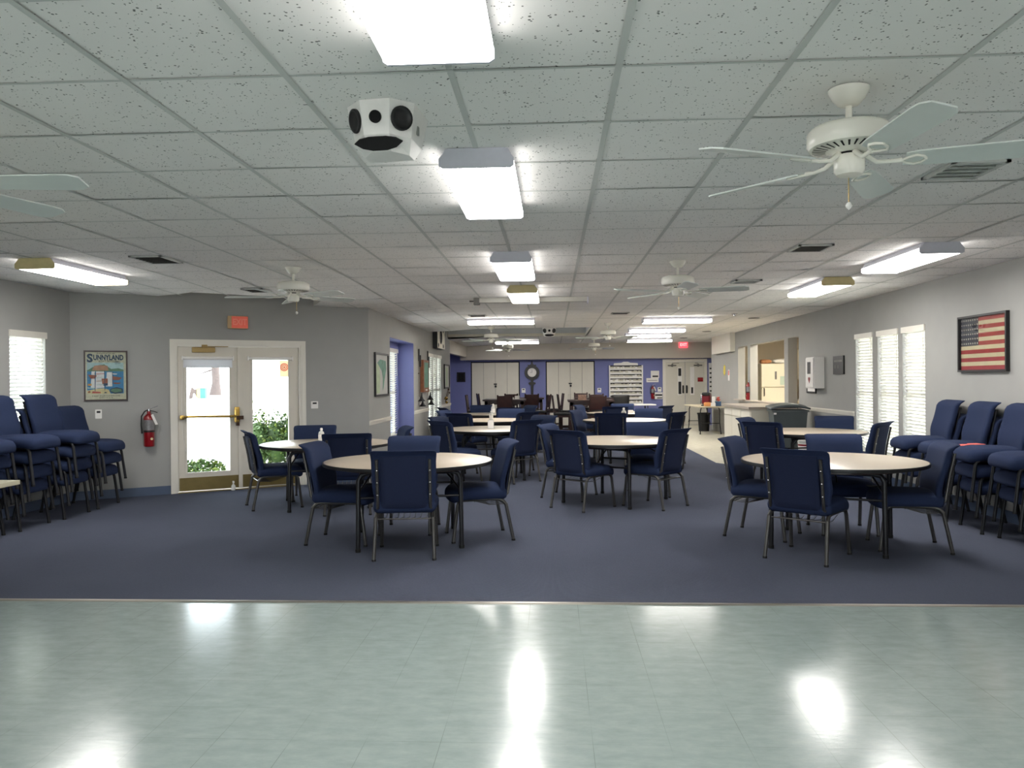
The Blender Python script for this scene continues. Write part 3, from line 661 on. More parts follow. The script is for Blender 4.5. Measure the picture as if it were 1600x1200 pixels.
speaker(-.695, 3.27, .98, R(-6), 'white ceiling speaker with two round black drivers and a black horn mouth')
speaker(-.07, 17.18, 1.0, R(2), 'small distant white ceiling speaker in front of the coffer face', z=2.60)

# projector screen case, vents, detectors, downlights
t = thing('projector_screen_case', 'long white projector screen case under the ceiling behind the centre lights', 'projector screen', (-.28, 10.75, zc(-.28, 10.75)))
M().box(-.72, .76, -.04, .04, -.062, 0).build('case', mat('case_enamel', rgb(200, 198, 190), .5, noise=.03), t)
M().box(-.80, -.72, -.05, .05, -.09, 0).box(-.86, -.80, -.01, .01, -.05, -.03).build('end_bracket', VENTG, t); M().box(.76, .775, -.05, .05, -.09, 0).build('end_cap', FIXW, t)
def vent(x, y, w_, d, label, fm, lm, n=7, ajar=False):
    z = zc(x, y); t = thing('ceiling_vent', label, 'air vent', (x, y, z))
    f = M(); f.box(-w_/2, w_/2, -d/2, -d/2+.025, -.012, .002); f.box(-w_/2, w_/2, d/2-.025, d/2, -.012, .002); f.box(-w_/2, -w_/2+.025, -d/2, d/2, -.012, .002); f.box(w_/2-.025, w_/2, -d/2, d/2, -.012, .002)
    f.build('vent_frame', fm, t)
    f = M()
    for q in range(n):
        yy = -d/2+.035+(d-.07)*q/(n-1); T = Matrix.Translation((0, yy, -.006)) @ Matrix.Rotation(R(35), 4, 'X'); f.box(-w_/2+.02, w_/2-.02, -.012, .012, -.001, .001, 0, T)
    f.build('louvres', lm, t); M().box(-w_/2+.015, w_/2-.015, -d/2+.015, d/2-.015, .0005, .0022).build('duct_opening', DARK if lm is VENTG else VENTM, t)
vent(-3.62, 6.98, .30, .42, 'dark ceiling vent over the left stacked chairs side', VENTM, VENTG)
vent(-3.55, 9.22, .26, .34, 'dark ceiling vent partly open right before the entrance doors', VENTM, VENTG, 5)
vent(2.27, 4.42, .30, .36, 'large pale ceiling vent beside the nearest fan', VENTM, VENTM, 5)
vent(2.26, 6.96, .30, .34, 'ceiling vent between the nearest fan and the ceiling light on the right', VENTM, VENTG, 9)
vent(2.27, 9.28, .30, .30, 'pale ceiling vent right of the middle fan', VENTM, VENTM, 7)
vent(-1.30, 13.57, .30, .3, 'dark ceiling vent behind the projector screen case, left', VENTM, VENTG, 5)
vent(1.16, 13.43, .30, .3, 'ceiling vent behind the projector screen case, right', VENTM, VENTG, 5)
for x, y, lb in ((3.80, 14.95, 'nearest dark recessed downlight in the ceiling by the pass-through'), (3.71, 19.0, 'middle dark recessed downlight near the white wall box'), (3.63, 21.83, 'farthest dark recessed downlight just before the far exit sign')):
    t = thing('recessed_downlight', lb, 'downlight', (x, y, 2.59))
    M().lathe([(.105, -.004), (.105, .002), (.085, .002), (.085, -.006)], 20).build('trim_ring', BLACKP, t); M().lathe([(.086, -.003), (0, -.003)], 20).build('baffle', DARK, t)
M().lathe([(.06, 0), (.06, -.02), (.045, -.035), (0, -.037)], 20).build('smoke_detector', WPL, loc=(.77, 22.6, 2.592), label='small white smoke detector on the far ceiling before the soffit', category='smoke detector')
M().lathe([(.05, 0), (.05, -.012), (.02, -.02), (.018, -.04), (0, -.042)], 16).build('sprinkler_head', CHROME, loc=(3.2, 13.9, 2.592), label='tiny ceiling sprinkler head before the crosswise lights', category='sprinkler')

# ------------------------------------------------------------------ church chairs
def make_chair(PEWTER=PEWTER):
    t = thing('banquet_chair', 'x', 'chair')
    def seat_fn(p):
        x, y, z = p; k = max(0, y/.25)
        zz = z + .020*(1-(x/.27)**2)*(1 if z > 0 else .1) - .030*k**3 - .006*(y < 0)*(y/.25)**2
        return (x*(1-.05*max(0, -y/.25)-.10*max(0, y/.25)**3), y + .022*max(0, y/.25)*(1-(x/.26)**2)-.012*max(0, y/.25), zz)
    M().rbox((0, .01, .427), (.268, .262, .054), .052, 14, seat_fn).build('seat', NAVY, t)
    def lean(z): return -.218 - .145*(z-.40) - .07*max(0, z-.62)
    def back_fn(p, c=.655):
        x, y, z = p; Z = z + c; s_ = (Z-.40)/.50
        yy = y + lean(Z) - .015*math.exp(-((Z-.56)/.1)**2)*-1 + .022*(abs(x)/.27)**2
        if s_ > .86:
            k = (s_-.86)/.14; yy -= .062*k*k; Z -= .006*k
        wx = x*(1 + .035*max(0, (s_-.8)/.2))*(.945 + .055*sstep(.50, .57, Z))
        return (wx, yy, Z-c)
    M().rbox((0, 0, .655), (.262, .028, .245), .026, 14, back_fn).build('backrest', NAVY, t)
    f = M()   # rear upholstered panel, a little proud of the shell
    def pan(p, c=.63):
        x, y, z = p; Z = z+c; return (x, y + lean(Z) - .036 + .014*(abs(x)/.2)**2, z)
    f.rbox((0, 0, .63), (.186, .008, .215), .007, 8, pan); f.build('back_panel', NAVYD, t)
    for sx in (-1, 1):
        f = M(); pts = [(sx*.212, lean(z)-.036, z) for z in (.43, .5, .58, .66, .74, .82)]
        pts = [(sx*.225, -.10, .392), (sx*.225, -.17, .390), (sx*.22, -.222, .40)] + pts
        f.tube(pts, .013, 8); f.build('back_tube', PEWTER, t)
        g_ = M()
        for z in (.53, .63, .73): g_.lathe([(.007, 0), (.006, -.004), (0, -.006)], 8, 0, (sx*.212, lean(z)-.047, z), 'y')
        g_.build('studs', STUD, t)
    f = M()
    for sx in (-1, 1):
        f.tube([(sx*.232, -.235, .335), (sx*.228, -.205, .365), (sx*.225, -.17, .378), (sx*.225, -.08, .381), (sx*.225, .08, .381), (sx*.225, .16, .378), (sx*.228, .192, .362), (sx*.230, .203, .335)], .0155, 10)
    f.tube([(-.225, .12, .378), (.225, .12, .378)], .009, 6); f.tube([(-.225, -.16, .378), (.225, -.16, .378)], .009, 6)
    f.build('seat_frame', PEWTER, t)
    for sx in (-1, 1):
        for fr in (0, 1):
            p0, p1 = ((sx*.230, .203, .338), (sx*.240, .245, .012)) if fr else ((sx*.232, -.235, .338), (sx*.243, -.300, .012))
            o = M().tube([p0, p1], .0155, 10).build('leg', PEWTER, t)
            M().tube([(p1[0]-.0003*sx, p1[1], .016), (p1[0], p1[1], .0)], .0175, 10).build('foot_cap', RUBBER, o)
    f = M(); f.tube([(-.232, -.228, .325), (.232, -.228, .325)], .006, 6); f.tube([(-.22, .05, .36), (.22, .05, .36)], .004, 6)
    for q in range(9):
        x = -.19+.0475*q; f.tube([(x, -.228, .325), (x+.03, -.1, .318), (x+.03, .05, .36)], .0026, 5)
    f.build('book_rack', PEWTER, t)
    return t
CH = [None, None]
def chair(x, y, rz, label, z=0, grp=None, dark=0):
    if CH[dark] is None:
        CH[dark] = make_chair(BLACKM) if dark else make_chair(); c = CH[dark]; c.location = (x, y, z+.004); c.rotation_euler.z = R(rz); c['label'] = label
        if grp: c['group'] = grp
        return c
    return dup(CH[dark], (x, y, z+.004), R(rz), label, grp)
G1 = 'chairs around the round tables'
for x, y, rz, lb in (
    (-1.24, 6.53, 6, 'blue chair with its back to us at the nearest left round table'),
    (-1.88, 7.02, -94, 'blue chair seen side-on at the left edge of the nearest left round table'),
    (-.72, 7.20, 105, 'blue chair leaning at the right edge of the nearest left round table'),
    (-1.40, 7.50, 180, 'blue chair facing us across the nearest left round table'),
    (2.07, 6.46, -38, 'blue chair with its back to us at the nearest right round table'),
    (1.95, 7.31, -122, 'blue chair at the left edge of the nearest right round table'),
    (2.98, 6.80, 80, 'blue chair at the right edge of the nearest right round table, beside the stacks'),
    (2.72, 7.50, 176, 'blue chair facing us across the nearest right round table'),
    (.35, 8.90, -43, 'dark-backed blue chair front-left at the middle round table'),
    (1.14, 9.01, 48, 'dark-backed blue chair front-right at the middle round table'),
    (.22, 9.72, -112, 'blue chair behind the front-left one at the middle round table'),
    (1.19, 9.86, 176, 'blue chair facing us across the middle round table'),
    (-3.24, 8.97, -60, 'blue chair pulled out left at the round table by the entrance doors'),
    (-2.29, 8.62, 12, 'dark-backed blue chair on the near side of the table by the entrance doors'),
    (-2.98, 9.55, 192, 'blue chair facing us at the table by the entrance doors'),
    (-2.10, 9.42, 112, 'blue chair on the right of the table by the doors, before the blue recess'),
    (2.98, 11.05, -125, 'blue chair with lit top, far left at the table by the grey trash can'),
    (2.87, 10.36, -42, 'dark-backed blue chair near left of the table by the grey trash can'),
    (3.98, 11.22, 165, 'blue chair across the table by the grey trash can, before the chair rail'),
    (3.88, 10.16, 48, 'dark-backed blue chair on the right of the table by the three windows'),
    (-1.36, 11.05, -48, 'dark-backed blue chair at the near left of the round table with the card holder'),
    (-1.50, 11.98, -110, 'blue chair at the far left of the round table with the card holder'),
    (-.57, 11.22, 42, 'dark-backed blue chair at the near right of the round table with the card holder'),
    (-.36, 12.15, 135, 'blue chair at the far right of the round table with the card holder'),
    (-1.48, 13.62, -28, 'dark-backed blue chair at the near left of the sixth table by the left windows'),
    (-1.78, 14.62, -110, 'blue chair at the far left of the second farthest left table'),
    (-.66, 13.95, 48, 'dark-backed blue chair at the right of the second farthest left table'),
    (-.86, 14.98, 172, 'blue chair facing us across the second farthest left table'),
    (-1.62, 17.42, 180, 'blue chair facing us across the farthest left round table'),
    (-2.04, 16.42, -62, 'small dark chair left of the farthest left table, under the golf-like wall sculpture'),
    (-.98, 16.35, 14, 'dark chair with its back to us at the farthest left round table'),
    (-.76, 17.22, 120, 'blue chair right of the farthest left table, before the tall clock post'),
    (1.00, 13.42, -8, 'dark chair with its back to us at the round table behind the middle one'),
    (.70, 14.30, -112, 'blue chair at the left of the round table behind the middle one'),
    (1.76, 14.68, 168, 'blue chair facing us at the round table behind the middle one'),
    (1.86, 13.50, 50, 'dark chair at the right of the round table behind the middle one'),
    (1.30, 16.45, -4, 'dark chair with its back to us at the farthest right round table'),
    (.86, 17.30, -112, 'blue chair at the left of the farthest right round table'),
    (1.58, 17.72, 178, 'blue chair facing us across the farthest right round table'),
    (2.14, 16.72, 50, 'dark chair at the right of the farthest right round table, before the hall doors')):
    chair(x, y, rz, lb, grp=G1)
ORD = {0: 'bottom', 1: 'second', 2: 'third', 3: 'topmost'}
def stack(x, y, rz, n, where, lean=.045):
    a = R(rz); fx, fy = -math.sin(a), math.cos(a)
    for q in range(n):
        pos = 'topmost' if q == n-1 else ('bottom' if q == 0 else 'second from the bottom' if q == 1 else 'third from the bottom')
        chair(x+fx*lean*q, y+fy*lean*q, rz+random.uniform(-.6, .6), f'{pos} blue chair in {where}', z=.148*q, grp='stacked chairs along the walls', dark=1)
stack(-5.52, 8.97, -86, 3, 'the left stack nearest the poster')
stack(-5.48, 8.30, -87, 4, 'the tall left stack before the left window')
stack(-5.50, 7.63, -87, 4, 'the left stack third from the poster')
stack(-5.52, 6.98, -87, 4, 'the left stack cut by the photo edge')
stack(4.17, 8.88, 84, 3, 'the right stack beside the windows')
stack(4.17, 8.20, 85, 3, 'the right stack second from the windows')
stack(4.18, 7.56, 84, 3, 'the right stack holding the red papers')
stack(4.20, 6.93, 85, 3, 'the right stack cut by the photo edge')
stack(4.20, 6.27, 86, 2, 'the low right stack at the very edge of the photo')

# ------------------------------------------------------------------ round folding tables
def make_table():
    t = thing('round_table', 'x', 'table')
    M().lathe([(0, .700), (.752, .700), (.758, .703), (.758, .727), (.752, .730), (0, .730)], 72).build('tabletop', LAMI, t)
    M().lathe([(.757, .6995), (.7635, .701), (.7655, .715), (.7635, .7285), (.757, .7295)], 72).build('edge_band', BLACKP, t)
    f = M()
    M().lathe([(.60, .675), (.60, .6995), (.63, .6995), (.63, .675), (.60, .675)], 48).build('apron_ring', DWOOD, t)
    for sy in (-1, 1):
        for sx in (-1, 1):
            o = M().tube([(sx*.36, sy*.44, .668), (sx*.41, sy*.445, .655), (sx*.432, sy*.448, .61), (sx*.44, sy*.45, .02)], .0205, 10).build('leg', BLACKM, t)
            M().tube([(sx*.44, sy*.45, .03), (sx*.44, sy*.45, .004)], .0235, 10).build('foot_cap', RUBBER, o)
        f.tube([(-.36, sy*.44, .668), (.36, sy*.44, .668)], .0185, 10)
        f.tube([(-.436, sy*.449, .46), (.436, sy*.449, .46)], .010, 8)
        f.tube([(0, sy*.449, .46), (0, sy*.25, .60), (0, sy*.10, .69)], .008, 8)
        for sx in (-1, 1): f.tube([(sx*.437, sy*.449, .50), (sx*.36, sy*.30, .60), (sx*.28, sy*.12, .69)], .008, 8)
    f.box(-.30, .30, -.12, -.09, .675, .6995); f.box(-.30, .30, .09, .12, .675, .6995)
    f.build('folding_brace', BLACKM, t)
    return t
TB = [None]
for x, y, a, lb in (
    (-1.32, 7.05, 12, 'round folding table with beige top, nearest on the left'),
    (2.43, 6.95, -25, 'round folding table with beige top, nearest on the right'),
    (.73, 9.33, -34, 'round beige-topped table in the middle between the two nearest ones'),
    (-2.67, 9.08, 20, 'round beige-topped table in front of the glass entrance doors'),
    (-.90, 11.65, 5, 'round beige-topped table with the white card holder'),
    (-1.12, 14.25, 10, 'round beige-topped table with the shorter bottle, second farthest on the left'),
    (-1.38, 16.85, 0, 'farthest round table on the left, before the dark high table'),
    (1.29, 14.03, 15, 'round beige-topped table behind the middle one, with a pinkish bottle'),
    (1.49, 17.05, 5, 'farthest round table on the right, holding a white napkin box'),
    (3.42, 10.72, 10, 'round beige-topped table by the grey trash can and three windows')):
    if TB[0] is None: TB[0] = make_table(); TB[0].location = (x, y, .004); TB[0].rotation_euler.z = R(a); TB[0]['label'] = lb; TB[0]['group'] = 'round folding tables'
    else: dup(TB[0], (x, y, .004), R(a), lb, 'round folding tables')
ZT = .7345
def bottle(x, y, label, s=1, liq=WPL):
    t = thing('sanitizer_bottle', label, 'bottle', (x, y, ZT))
    M().lathe([(.0, 0), (.030*s, 0), (.032*s, .006), (.032*s, .105*s), (.026*s, .122*s), (.012*s, .132*s), (.012*s, .140*s)], 18).build('bottle_body', CLEARP, t)
    M().lathe([(.0145*s, .138*s), (.0145*s, .160*s), (.008*s, .166*s), (0, .166*s)], 14).build('cap', WPL, t)
    M().lathe([(.0328*s, .03*s), (.0328*s, .09*s)], 18).build('paper_label', liq, t)
bottle(-2.74, 9.10, 'clear hand sanitizer bottle on the table by the entrance doors', 1.05)
bottle(-1.10, 13.85, 'short clear bottle on the second farthest left table', 1.1)
bottle(-1.27, 16.55, 'taller white bottle on the farthest left table', 1.35)
bottle(1.24, 13.78, 'pinkish labelled bottle on the table behind the middle one', 1.35, mat('pinkish_label', rgb(226, 188, 168), .6, noise=.1, nscale=30))
t = thing('card_holder', 'upright clear card holder with white cards on the fifth round table', 'card holder', (-.93, 11.62, ZT))
M().box(-.045, .045, -.03, .03, 0, .006).box(-.045, .045, -.001, .001, .006, .13).build('acrylic_stand', CLEARP, t); M().box(-.04, .04, -.004, -.0015, .01, .125).box(-.04, .04, .0015, .004, .01, .125).build('card', PAPER, t)
M().box(-.11, .11, -.05, .05, 0, .06).build('napkin_box', PAPER, loc=(1.60, 16.80, ZT), label='low white napkin box on the farthest right round table', category='napkin box')
M().box(-.10, .10, -.04, .04, 0, .045).build('napkin_stack', PAPER, loc=(1.2, 14.2, ZT), label='small white napkin stack on the round table behind the middle one', category='napkins')
# long folding tables
def long_table(x, y, rz, L_, W_, label, top=LAMIE, h=.735):
    t = thing('folding_table', label, 'table', (x, y, .004), R(rz))
    M().rbox((0, 0, h-.019), (L_/2, W_/2, .0185), .006, 6).build('tabletop', top, t)
    f = M()
    for sx in (-1, 1):
        for sy in (-1, 1):
            X = sx*(L_/2-.22); Y = sy*(W_/2-.10)
            M().tube([(X, Y*.9, h-.04), (X, Y, h-.12), (X, Y, .30), (X+sx*.05, Y+sy*.02, .012)], .014, 8).tube([(X+sx*.05, Y+sy*.02, .02), (X+sx*.05, Y+sy*.02, .0)], .018, 8).build('leg', BLACKM, t)
        f = M(); f.tube([(X, -(W_/2-.10), .28), (X, W_/2-.10, .28)], .010, 6); f.tube([(X, 0, .28), (sx*.25, 0, h-.042)], .009, 6); f.tube([(X, -(W_/2-.1)*.9, h-.042), (X, (W_/2-.1)*.9, h-.042)], .012, 6)
        f.build('folding_brace', BLACKM, t)
    return t
long_table(-4.36, 4.73, 91, 1.83, .76, 'cream rectangular folding table corner at the left edge of the photo')
long_table(4.08, 21.35, 92, 1.83, .70, 'rectangular folding table with the coffee maker by the hall', mat('speckled_tan_laminate', rgb(196, 184, 158), .45, noise=.08, nscale=90))
long_table(2.42, 22.7, 8, 1.0, .55, 'small white folding table before the postcard rack', WPL)

# things on the coffee table
ZC = .7395
t = thing('coffee_maker', 'maroon and black pod coffee maker on the folding table by the hall', 'coffee maker', (4.05, 20.85, ZC), R(-20))
M().rbox((0, .05, .19), (.11, .16, .15), .05, 8).build('body', MAROON, t); M().rbox((0, -.04, .31), (.10, .13, .045), .03, 6).build('brew_head', BLACKP, t)
M().box(-.11, .11, -.18, .05, 0, .03).build('drip_tray', BLACKP, t); M().rbox((-.125, .06, .17), (.03, .10, .13), .02, 5).build('water_tank', CHROME, t)
M().lathe([(0, 0), (.05, 0), (.06, .03), (.06, .22), (.05, .25), (0, .25)], 16).build('paper_towel_roll', PAPER, loc=(4.22, 20.72, ZC), label='white paper towel roll beside the coffee maker', category='paper towels')
M().rbox((0, 0, .05), (.09, .07, .05), .02, 5).build('tea_box', mat('orange_card', rgb(220, 150, 90), .6, noise=.1), loc=(4.02, 20.55, ZC), label='small orange box in front of the coffee maker', category='box')
M().box(-.06, .06, -.05, .05, 0, .09).build('sugar_box', PAPER, loc=(4.15, 20.52, ZC), label='small white box in front of the paper towel roll', category='box')
M().box(-.07, .07, -.06, .06, 0, .12).build('tea_tin', mat('blue_tin', rgb(70, 96, 130), .4, .3, noise=.1), loc=(4.30, 20.60, ZC), label='blue grey tin at the right end of the coffee things', category='tin')
t = thing('flower_basket', 'small basket with red and pink flowers on the coffee table', 'flowers', (4.33, 20.95, ZC))
M().lathe([(0, 0), (.06, 0), (.08, .10), (.07, .10), (0, .09)], 14).build('basket', MWOOD, t)
f = M()
for q in range(16): f.rbox((random.uniform(-.09, .09), random.uniform(-.09, .09), .13+random.uniform(0, .09)), (.026, .026, .02), .018, 3)
f.build('blossoms', SALMON, t)
t = thing('black_waste_bin', 'black waste bin under the coffee folding table', 'waste bin', (4.18, 21.9, .004))
f = M(); f.lathe([(0, 0), (.14, 0), (.17, .46), (.185, .47), (.185, .50), (.16, .50), (.13, .02), (0, .02)], 20); f.build('bin_body', BLACKP, t); M().lathe([(.186, .485), (.19, .50), (.18, .51)], 20).build('bin_liner', BLACKP, t)

# grey wheeled trash can with lid
t = thing('wheeled_trash_can', 'large dark grey wheeled trash can with lid before the kitchen counter', 'trash can', (4.05, 13.72, .004), R(-6))
f = M(); A = [(-.22, -.20), (.22, -.20), (.22, .20), (-.22, .20)]; B = [(-.28, -.27), (.28, -.27), (.28, .27), (-.28, .27)]
f.add([(x, y, .06) for x, y in A]+[(x, y, .90) for x, y in B], [(3,2,1,0),(4,5,6,7),(0,1,5,4),(1,2,6,5),(2,3,7,6),(3,0,4,7)]); f.box(-.30, .30, -.29, .29, .87, .905); f.build('bin_body', GBIN, t)
def lidf(p): return (p[0], p[1], p[2] + .05*(1-(p[0]/.33)**2) + .02*(p[1] > 0))
M().rbox((.0, 0, .925), (.325, .31, .022), .018, 8, lidf).build('lid', GBIN, t); M().tube([(-.24, .33, .86), (-.24, .36, .93), (.24, .36, .93), (.24, .33, .86)], .014, 8).build('handle', BLACKP, t)
for sx in (-1, 1): M().lathe([(0, -.03), (.09, -.03), (.10, -.02), (.10, .02), (.09, .03), (0, .03)], 18, 0, (sx*.25, .24, .10), 'x').build('wheel', BLACKP, t)
M().box(-.275, -.235, -.30, -.275, .83, .86).build('catch', WPL, t)
t = thing('white_waste_bin', 'white waste bin with a red stripe beside the grey trash can', 'waste bin', (4.02, 12.55, .004))
M().lathe([(0, 0), (.12, 0), (.155, .44), (.175, .45), (.175, .475), (.15, .475), (.11, .02), (0, .02)], 24).build('bin_body', WPL, t); M().lathe([(.1525, .38), (.1545, .405)], 24).build('stripe', RED, t)

# kitchen counter, pass-through sill, kitchen things
t = thing('kitchen_counter', 'white cabinet counter with taupe top jutting out before the pass-through', 'counter', (0, 0, .003))
M().box(3.56, 4.515, 14.42, 16.72, .885, .925).build('countertop', COUNT, t)
M().box(3.62, 4.515, 14.48, 16.66, .12, .885).build('cabinet_body', CLOSET, t); M().box(3.70, 4.515, 14.53, 16.6, 0, .12).build('toe_kick', BLACKP, t)
for k_ in range(3):
    y0 = 14.50+.72*k_; M().box(3.603, 3.62, y0+.01, y0+.70, .14, .70).build('cabinet_door', CLOSET, t); M().box(3.603, 3.62, y0+.01, y0+.70, .715, .875).build('drawer', CLOSET, t)
m = M(); m.box(4.46, 4.98, 14.6, 15.25, .905, .928); m.box(4.46, 4.98, 15.5, 18.13, .905, .928); m.box(4.46, 4.98, 18.37, 19.3, .905, .928)
struct('trim_5', M().box(4.40, 4.70, 14.6, 15.249, .9305, .955).box(4.40, 4.70, 15.501, 18.129, .9305, .955).box(4.40, 4.70, 18.371, 19.299, .9305, .955), COUNT)
def extinguisher(loc, rz, label, s=1, tag=True):
    t = thing('fire_extinguisher', label, 'fire extinguisher', loc, rz)
    r = .062*s
    M().lathe([(0, 0), (r*.9, 0), (r, .012*s), (r, .33*s), (r*.9, .365*s), (r*.5, .392*s), (r*.32, .40*s), (r*.32, .43*s)], 24, 0, (0, -r-.012, 0)).build('cylinder', RED, t)
    M().lathe([(r*1.012, .20*s), (r*1.012, .325*s)], 24, 0, (0, -r-.012, 0)).build('instruction_label', mat('silver_label', rgb(128, 126, 128), .4, .3, noise=.15, nscale=60), t)
    M().lathe([(r*1.02, .175*s), (r*1.02, .198*s)], 24, 0, (0, -r-.012, 0)).build('strap', BLACKP, t)
    M().tube([(0, -r-.012, .42*s), (0, -r-.012, .455*s)], .014*s, 10).build('valve', CHROME, t)
    M().tube([(-.01, -r-.012, .45*s), (.04*s, -r-.02, .47*s), (.10*s, -r-.03, .495*s)], .005, 8).build('carry_handle', CHROME, t)
    M().tube([(0, -r-.012, .44*s), (.05*s, -r-.02, .43*s), (.095*s, -r-.03, .41*s)], .005, 8).build('squeeze_lever', BLACKM, t)
    M().tube([(-.01, -r-.012, .445*s), (-.045*s, -r-.012, .43*s), (-.082*s, -r-.012, .37*s), (-.086*s, -r-.012, .26*s), (-.078*s, -r-.012, .16*s)], .009*s, 10, rs=[.008*s]*3+[.009*s, .011*s]).build('hose', BLACKP, t)
    M().box(-.05*s, .05*s, -.012, 0, .05*s, .36*s).build('wall_bracket', BLACKM, t)
    if tag: M().add([(.018, -2*r-.016, .385*s), (.045, -2*r-.018, .40*s), (.10, -2*r-.018, .27*s), (.07, -2*r-.016, .265*s), (.018, -2*r-.0155, .385*s), (.045, -2*r-.0175, .40*s), (.10, -2*r-.0175, .27*s), (.07, -2*r-.0155, .265*s)], [(0,1,2,3),(7,6,5,4)]).build('inspection_tag', PAPER, t)
    M().lathe([(.016, 0), (.016, -.002), (.009, -.002), (.009, 0)], 16, 0, (.028, -2*r-.0095, .10), 'y').build('round_mark', mat('pale_yellow_mark', rgb(226, 214, 170), .5, noise=.1), t)
    return t
extinguisher(on_door_wall(.875, -.004, .645), DRZ, 'red fire extinguisher with white tag on the wall left of the entrance doors', 1.05)
extinguisher((3.14, 24.8, .84), 0, 'far red fire extinguisher on the blue wall beside the hall doors', .95)
extinguisher((4.58, 18.25, .956), R(-90), 'red fire extinguisher standing on the pass-through sill', .95, False)
t = thing('refrigerator', 'cream refrigerator seen through the kitchen pass-through', 'refrigerator', (5.62, 20.35, .003))
M().box(-.36, .36, -.30, .35, .02, 1.82).build('fridge_body', FRIDGE, t); M().rbox((0, -.335, 1.52), (.36, .032, .29), .015, 5).build('freezer_door', FRIDGE, t); M().rbox((0, -.335, .63), (.36, .032, .585), .015, 5).build('fridge_door', FRIDGE, t)
M().tube([(-.30, -.37, 1.00), (-.30, -.41, 1.03), (-.30, -.41, 1.18), (-.30, -.37, 1.2)], .010, 8).build('door_handle', BLACKM, t)
M().box(.10, .30, -.3695, -.3675, 1.28, 1.50).build('paper_note', mat('pale_green_paper', rgb(190, 206, 190), .8, noise=.05), t); M().box(-.03, .02, -.3695, -.3675, 1.42, 1.62).build('magnet_strip', VENTG, t)
M().rbox((0, 0, .055), (.14, .09, .055), .05, 8, lambda p: (p[0], p[1], p[2]*(1-.25*max(0, p[0]/.14)))).build('bread_loaf', mat('bread_crust', rgb(186, 130, 90), .7, noise=.25, nscale=12), loc=(5.42, 20.2, 1.823), label='brown bag of bread on top of the refrigerator', category='bread')
M().rbox((0, 0, .06), (.19, .13, .06), .055, 6, lambda p: (p[0], p[1], p[2]*(1-.3*max(0, -p[0]/.19)))).build('folded_towel', PAPER, loc=(5.78, 20.15, 1.823), label='white cloth bundle on top of the refrigerator', category='towel')
t = thing('kitchen_wall_cabinet', 'white upper cabinet lit on the kitchen wall behind the pass-through', 'cabinet', (0, 0, 0))
M().box(6.25, 6.75, 15.6, 20.4, 1.42, 2.18).build('cabinet_body', FRIDGE, t)
for k_ in range(6): M().box(6.232, 6.25, 15.62+.8*k_, 16.38+.8*k_, 1.44, 2.16).build('cabinet_door', FRIDGE, t)
M().rbox((0, 0, .09), (.14, .12, .09), .03, 5).build('dark_pot', BLACKP, loc=(6.42, 19.9, 2.182), label='dark pot on top of the kitchen wall cabinet', category='pot')
t = thing('kitchen_base_cabinet', 'lower kitchen cabinet with dark appliances along the far kitchen wall', 'cabinet', (6.4, 18, .003))
M().box(-.25, .345, -2.6, 2.6, 0, .88).build('cabinet_body', FRIDGE, t); M().box(-.28, .345, -2.6, 2.6, .88, .92).build('countertop', COUNT, t)
M().box(-.2, .2, -.25, .25, 0, .26).build('microwave', BLACKP, loc=(6.45, 19.0, .925), label='black microwave on the kitchen back counter', category='microwave')
t = thing('kitchen_ceiling_light', 'square lit panel on the kitchen ceiling behind the pass-through', 'ceiling light', (5.7, 17.3, 2.595))
M().box(-.3, .3, -.6, .6, -.05, 0).build('light_panel', KWHITE, t)

# AED cabinet, plaques, flag, right wall (local frame rz=-90)
RR = R(-90)
t = thing('defibrillator_cabinet', 'white wall-mounted defibrillator cabinet on the right wall', 'cabinet', (4.52, 13.45, 0), RR)
M().box(-.20, .20, -.17, 0, 1.275, 1.80).build('cabinet_body', WPL, t); M().box(-.185, .185, -.185, -.171, 1.29, 1.785).build('cabinet_door', WPL, t)
M().box(-.09, .07, -.1875, -.1855, 1.52, 1.72).build('door_window', BLACKP, t)
f = M(); f.prism([(-.055, 1.435), (0, 1.36), (.055, 1.435), (.045, 1.46), (.02, 1.465), (0, 1.445), (-.02, 1.465), (-.045, 1.46)], 'y', -.1885, -.1855); f.build('heart_mark', RED, t)
t = thing('black_picture_frame', 'black framed notice half hidden behind the defibrillator cabinet', 'picture', (4.52, 13.86, 0), RR)
M().box(-.26, .22, -.02, 0, 1.185, 1.215).box(-.26, -.23, -.02, 0, 1.215, 1.52).box(.19, .22, -.02, 0, 1.215, 1.52).box(-.26, .22, -.02, 0, 1.52, 1.55).build('frame', BLACKP, t); M().box(-.235, .2, -.01, -.002, 1.2, 1.54).build('notice', PAPER, t)
t = thing('wall_plaque', 'dark wall plaque between the defibrillator cabinet and the windows', 'plaque', (4.52, 12.56, 0), RR)
M().box(-.22, .22, -.025, 0, 1.505, 1.795).build('plaque_board', BLACKP, t)
f = M(); f.box(-.17, .17, -.027, -.0252, 1.70, 1.73); f.box(-.14, -.11, -.027, -.0252, 1.60, 1.65); f.box(-.01, .02, -.027, -.0252, 1.60, 1.65); f.build('plaque_lettering', VENTG, t)
t = thing('paper_notice', 'small yellow-green paper notice on the right wall past the pass-through', 'notice', (4.52, 20.8, 0), RR)
M().prism([(-.10, 1.60), (.0, 1.53), (.10, 1.60), (.10, 1.76), (0, 1.82), (-.10, 1.76)], 'y', -.008, 0).build('notice_card', YEL, t)
t = thing('paper_tag', 'small white and red paper tag on the right wall past the pass-through', 'notice', (4.52, 20.3, 0), RR)
M().box(-.08, .08, -.006, 0, 1.40, 1.68).build('tag_card', PAPER, t); M().box(-.05, .05, -.008, -.006, 1.54, 1.66).build('tag_print', SALMON, t)
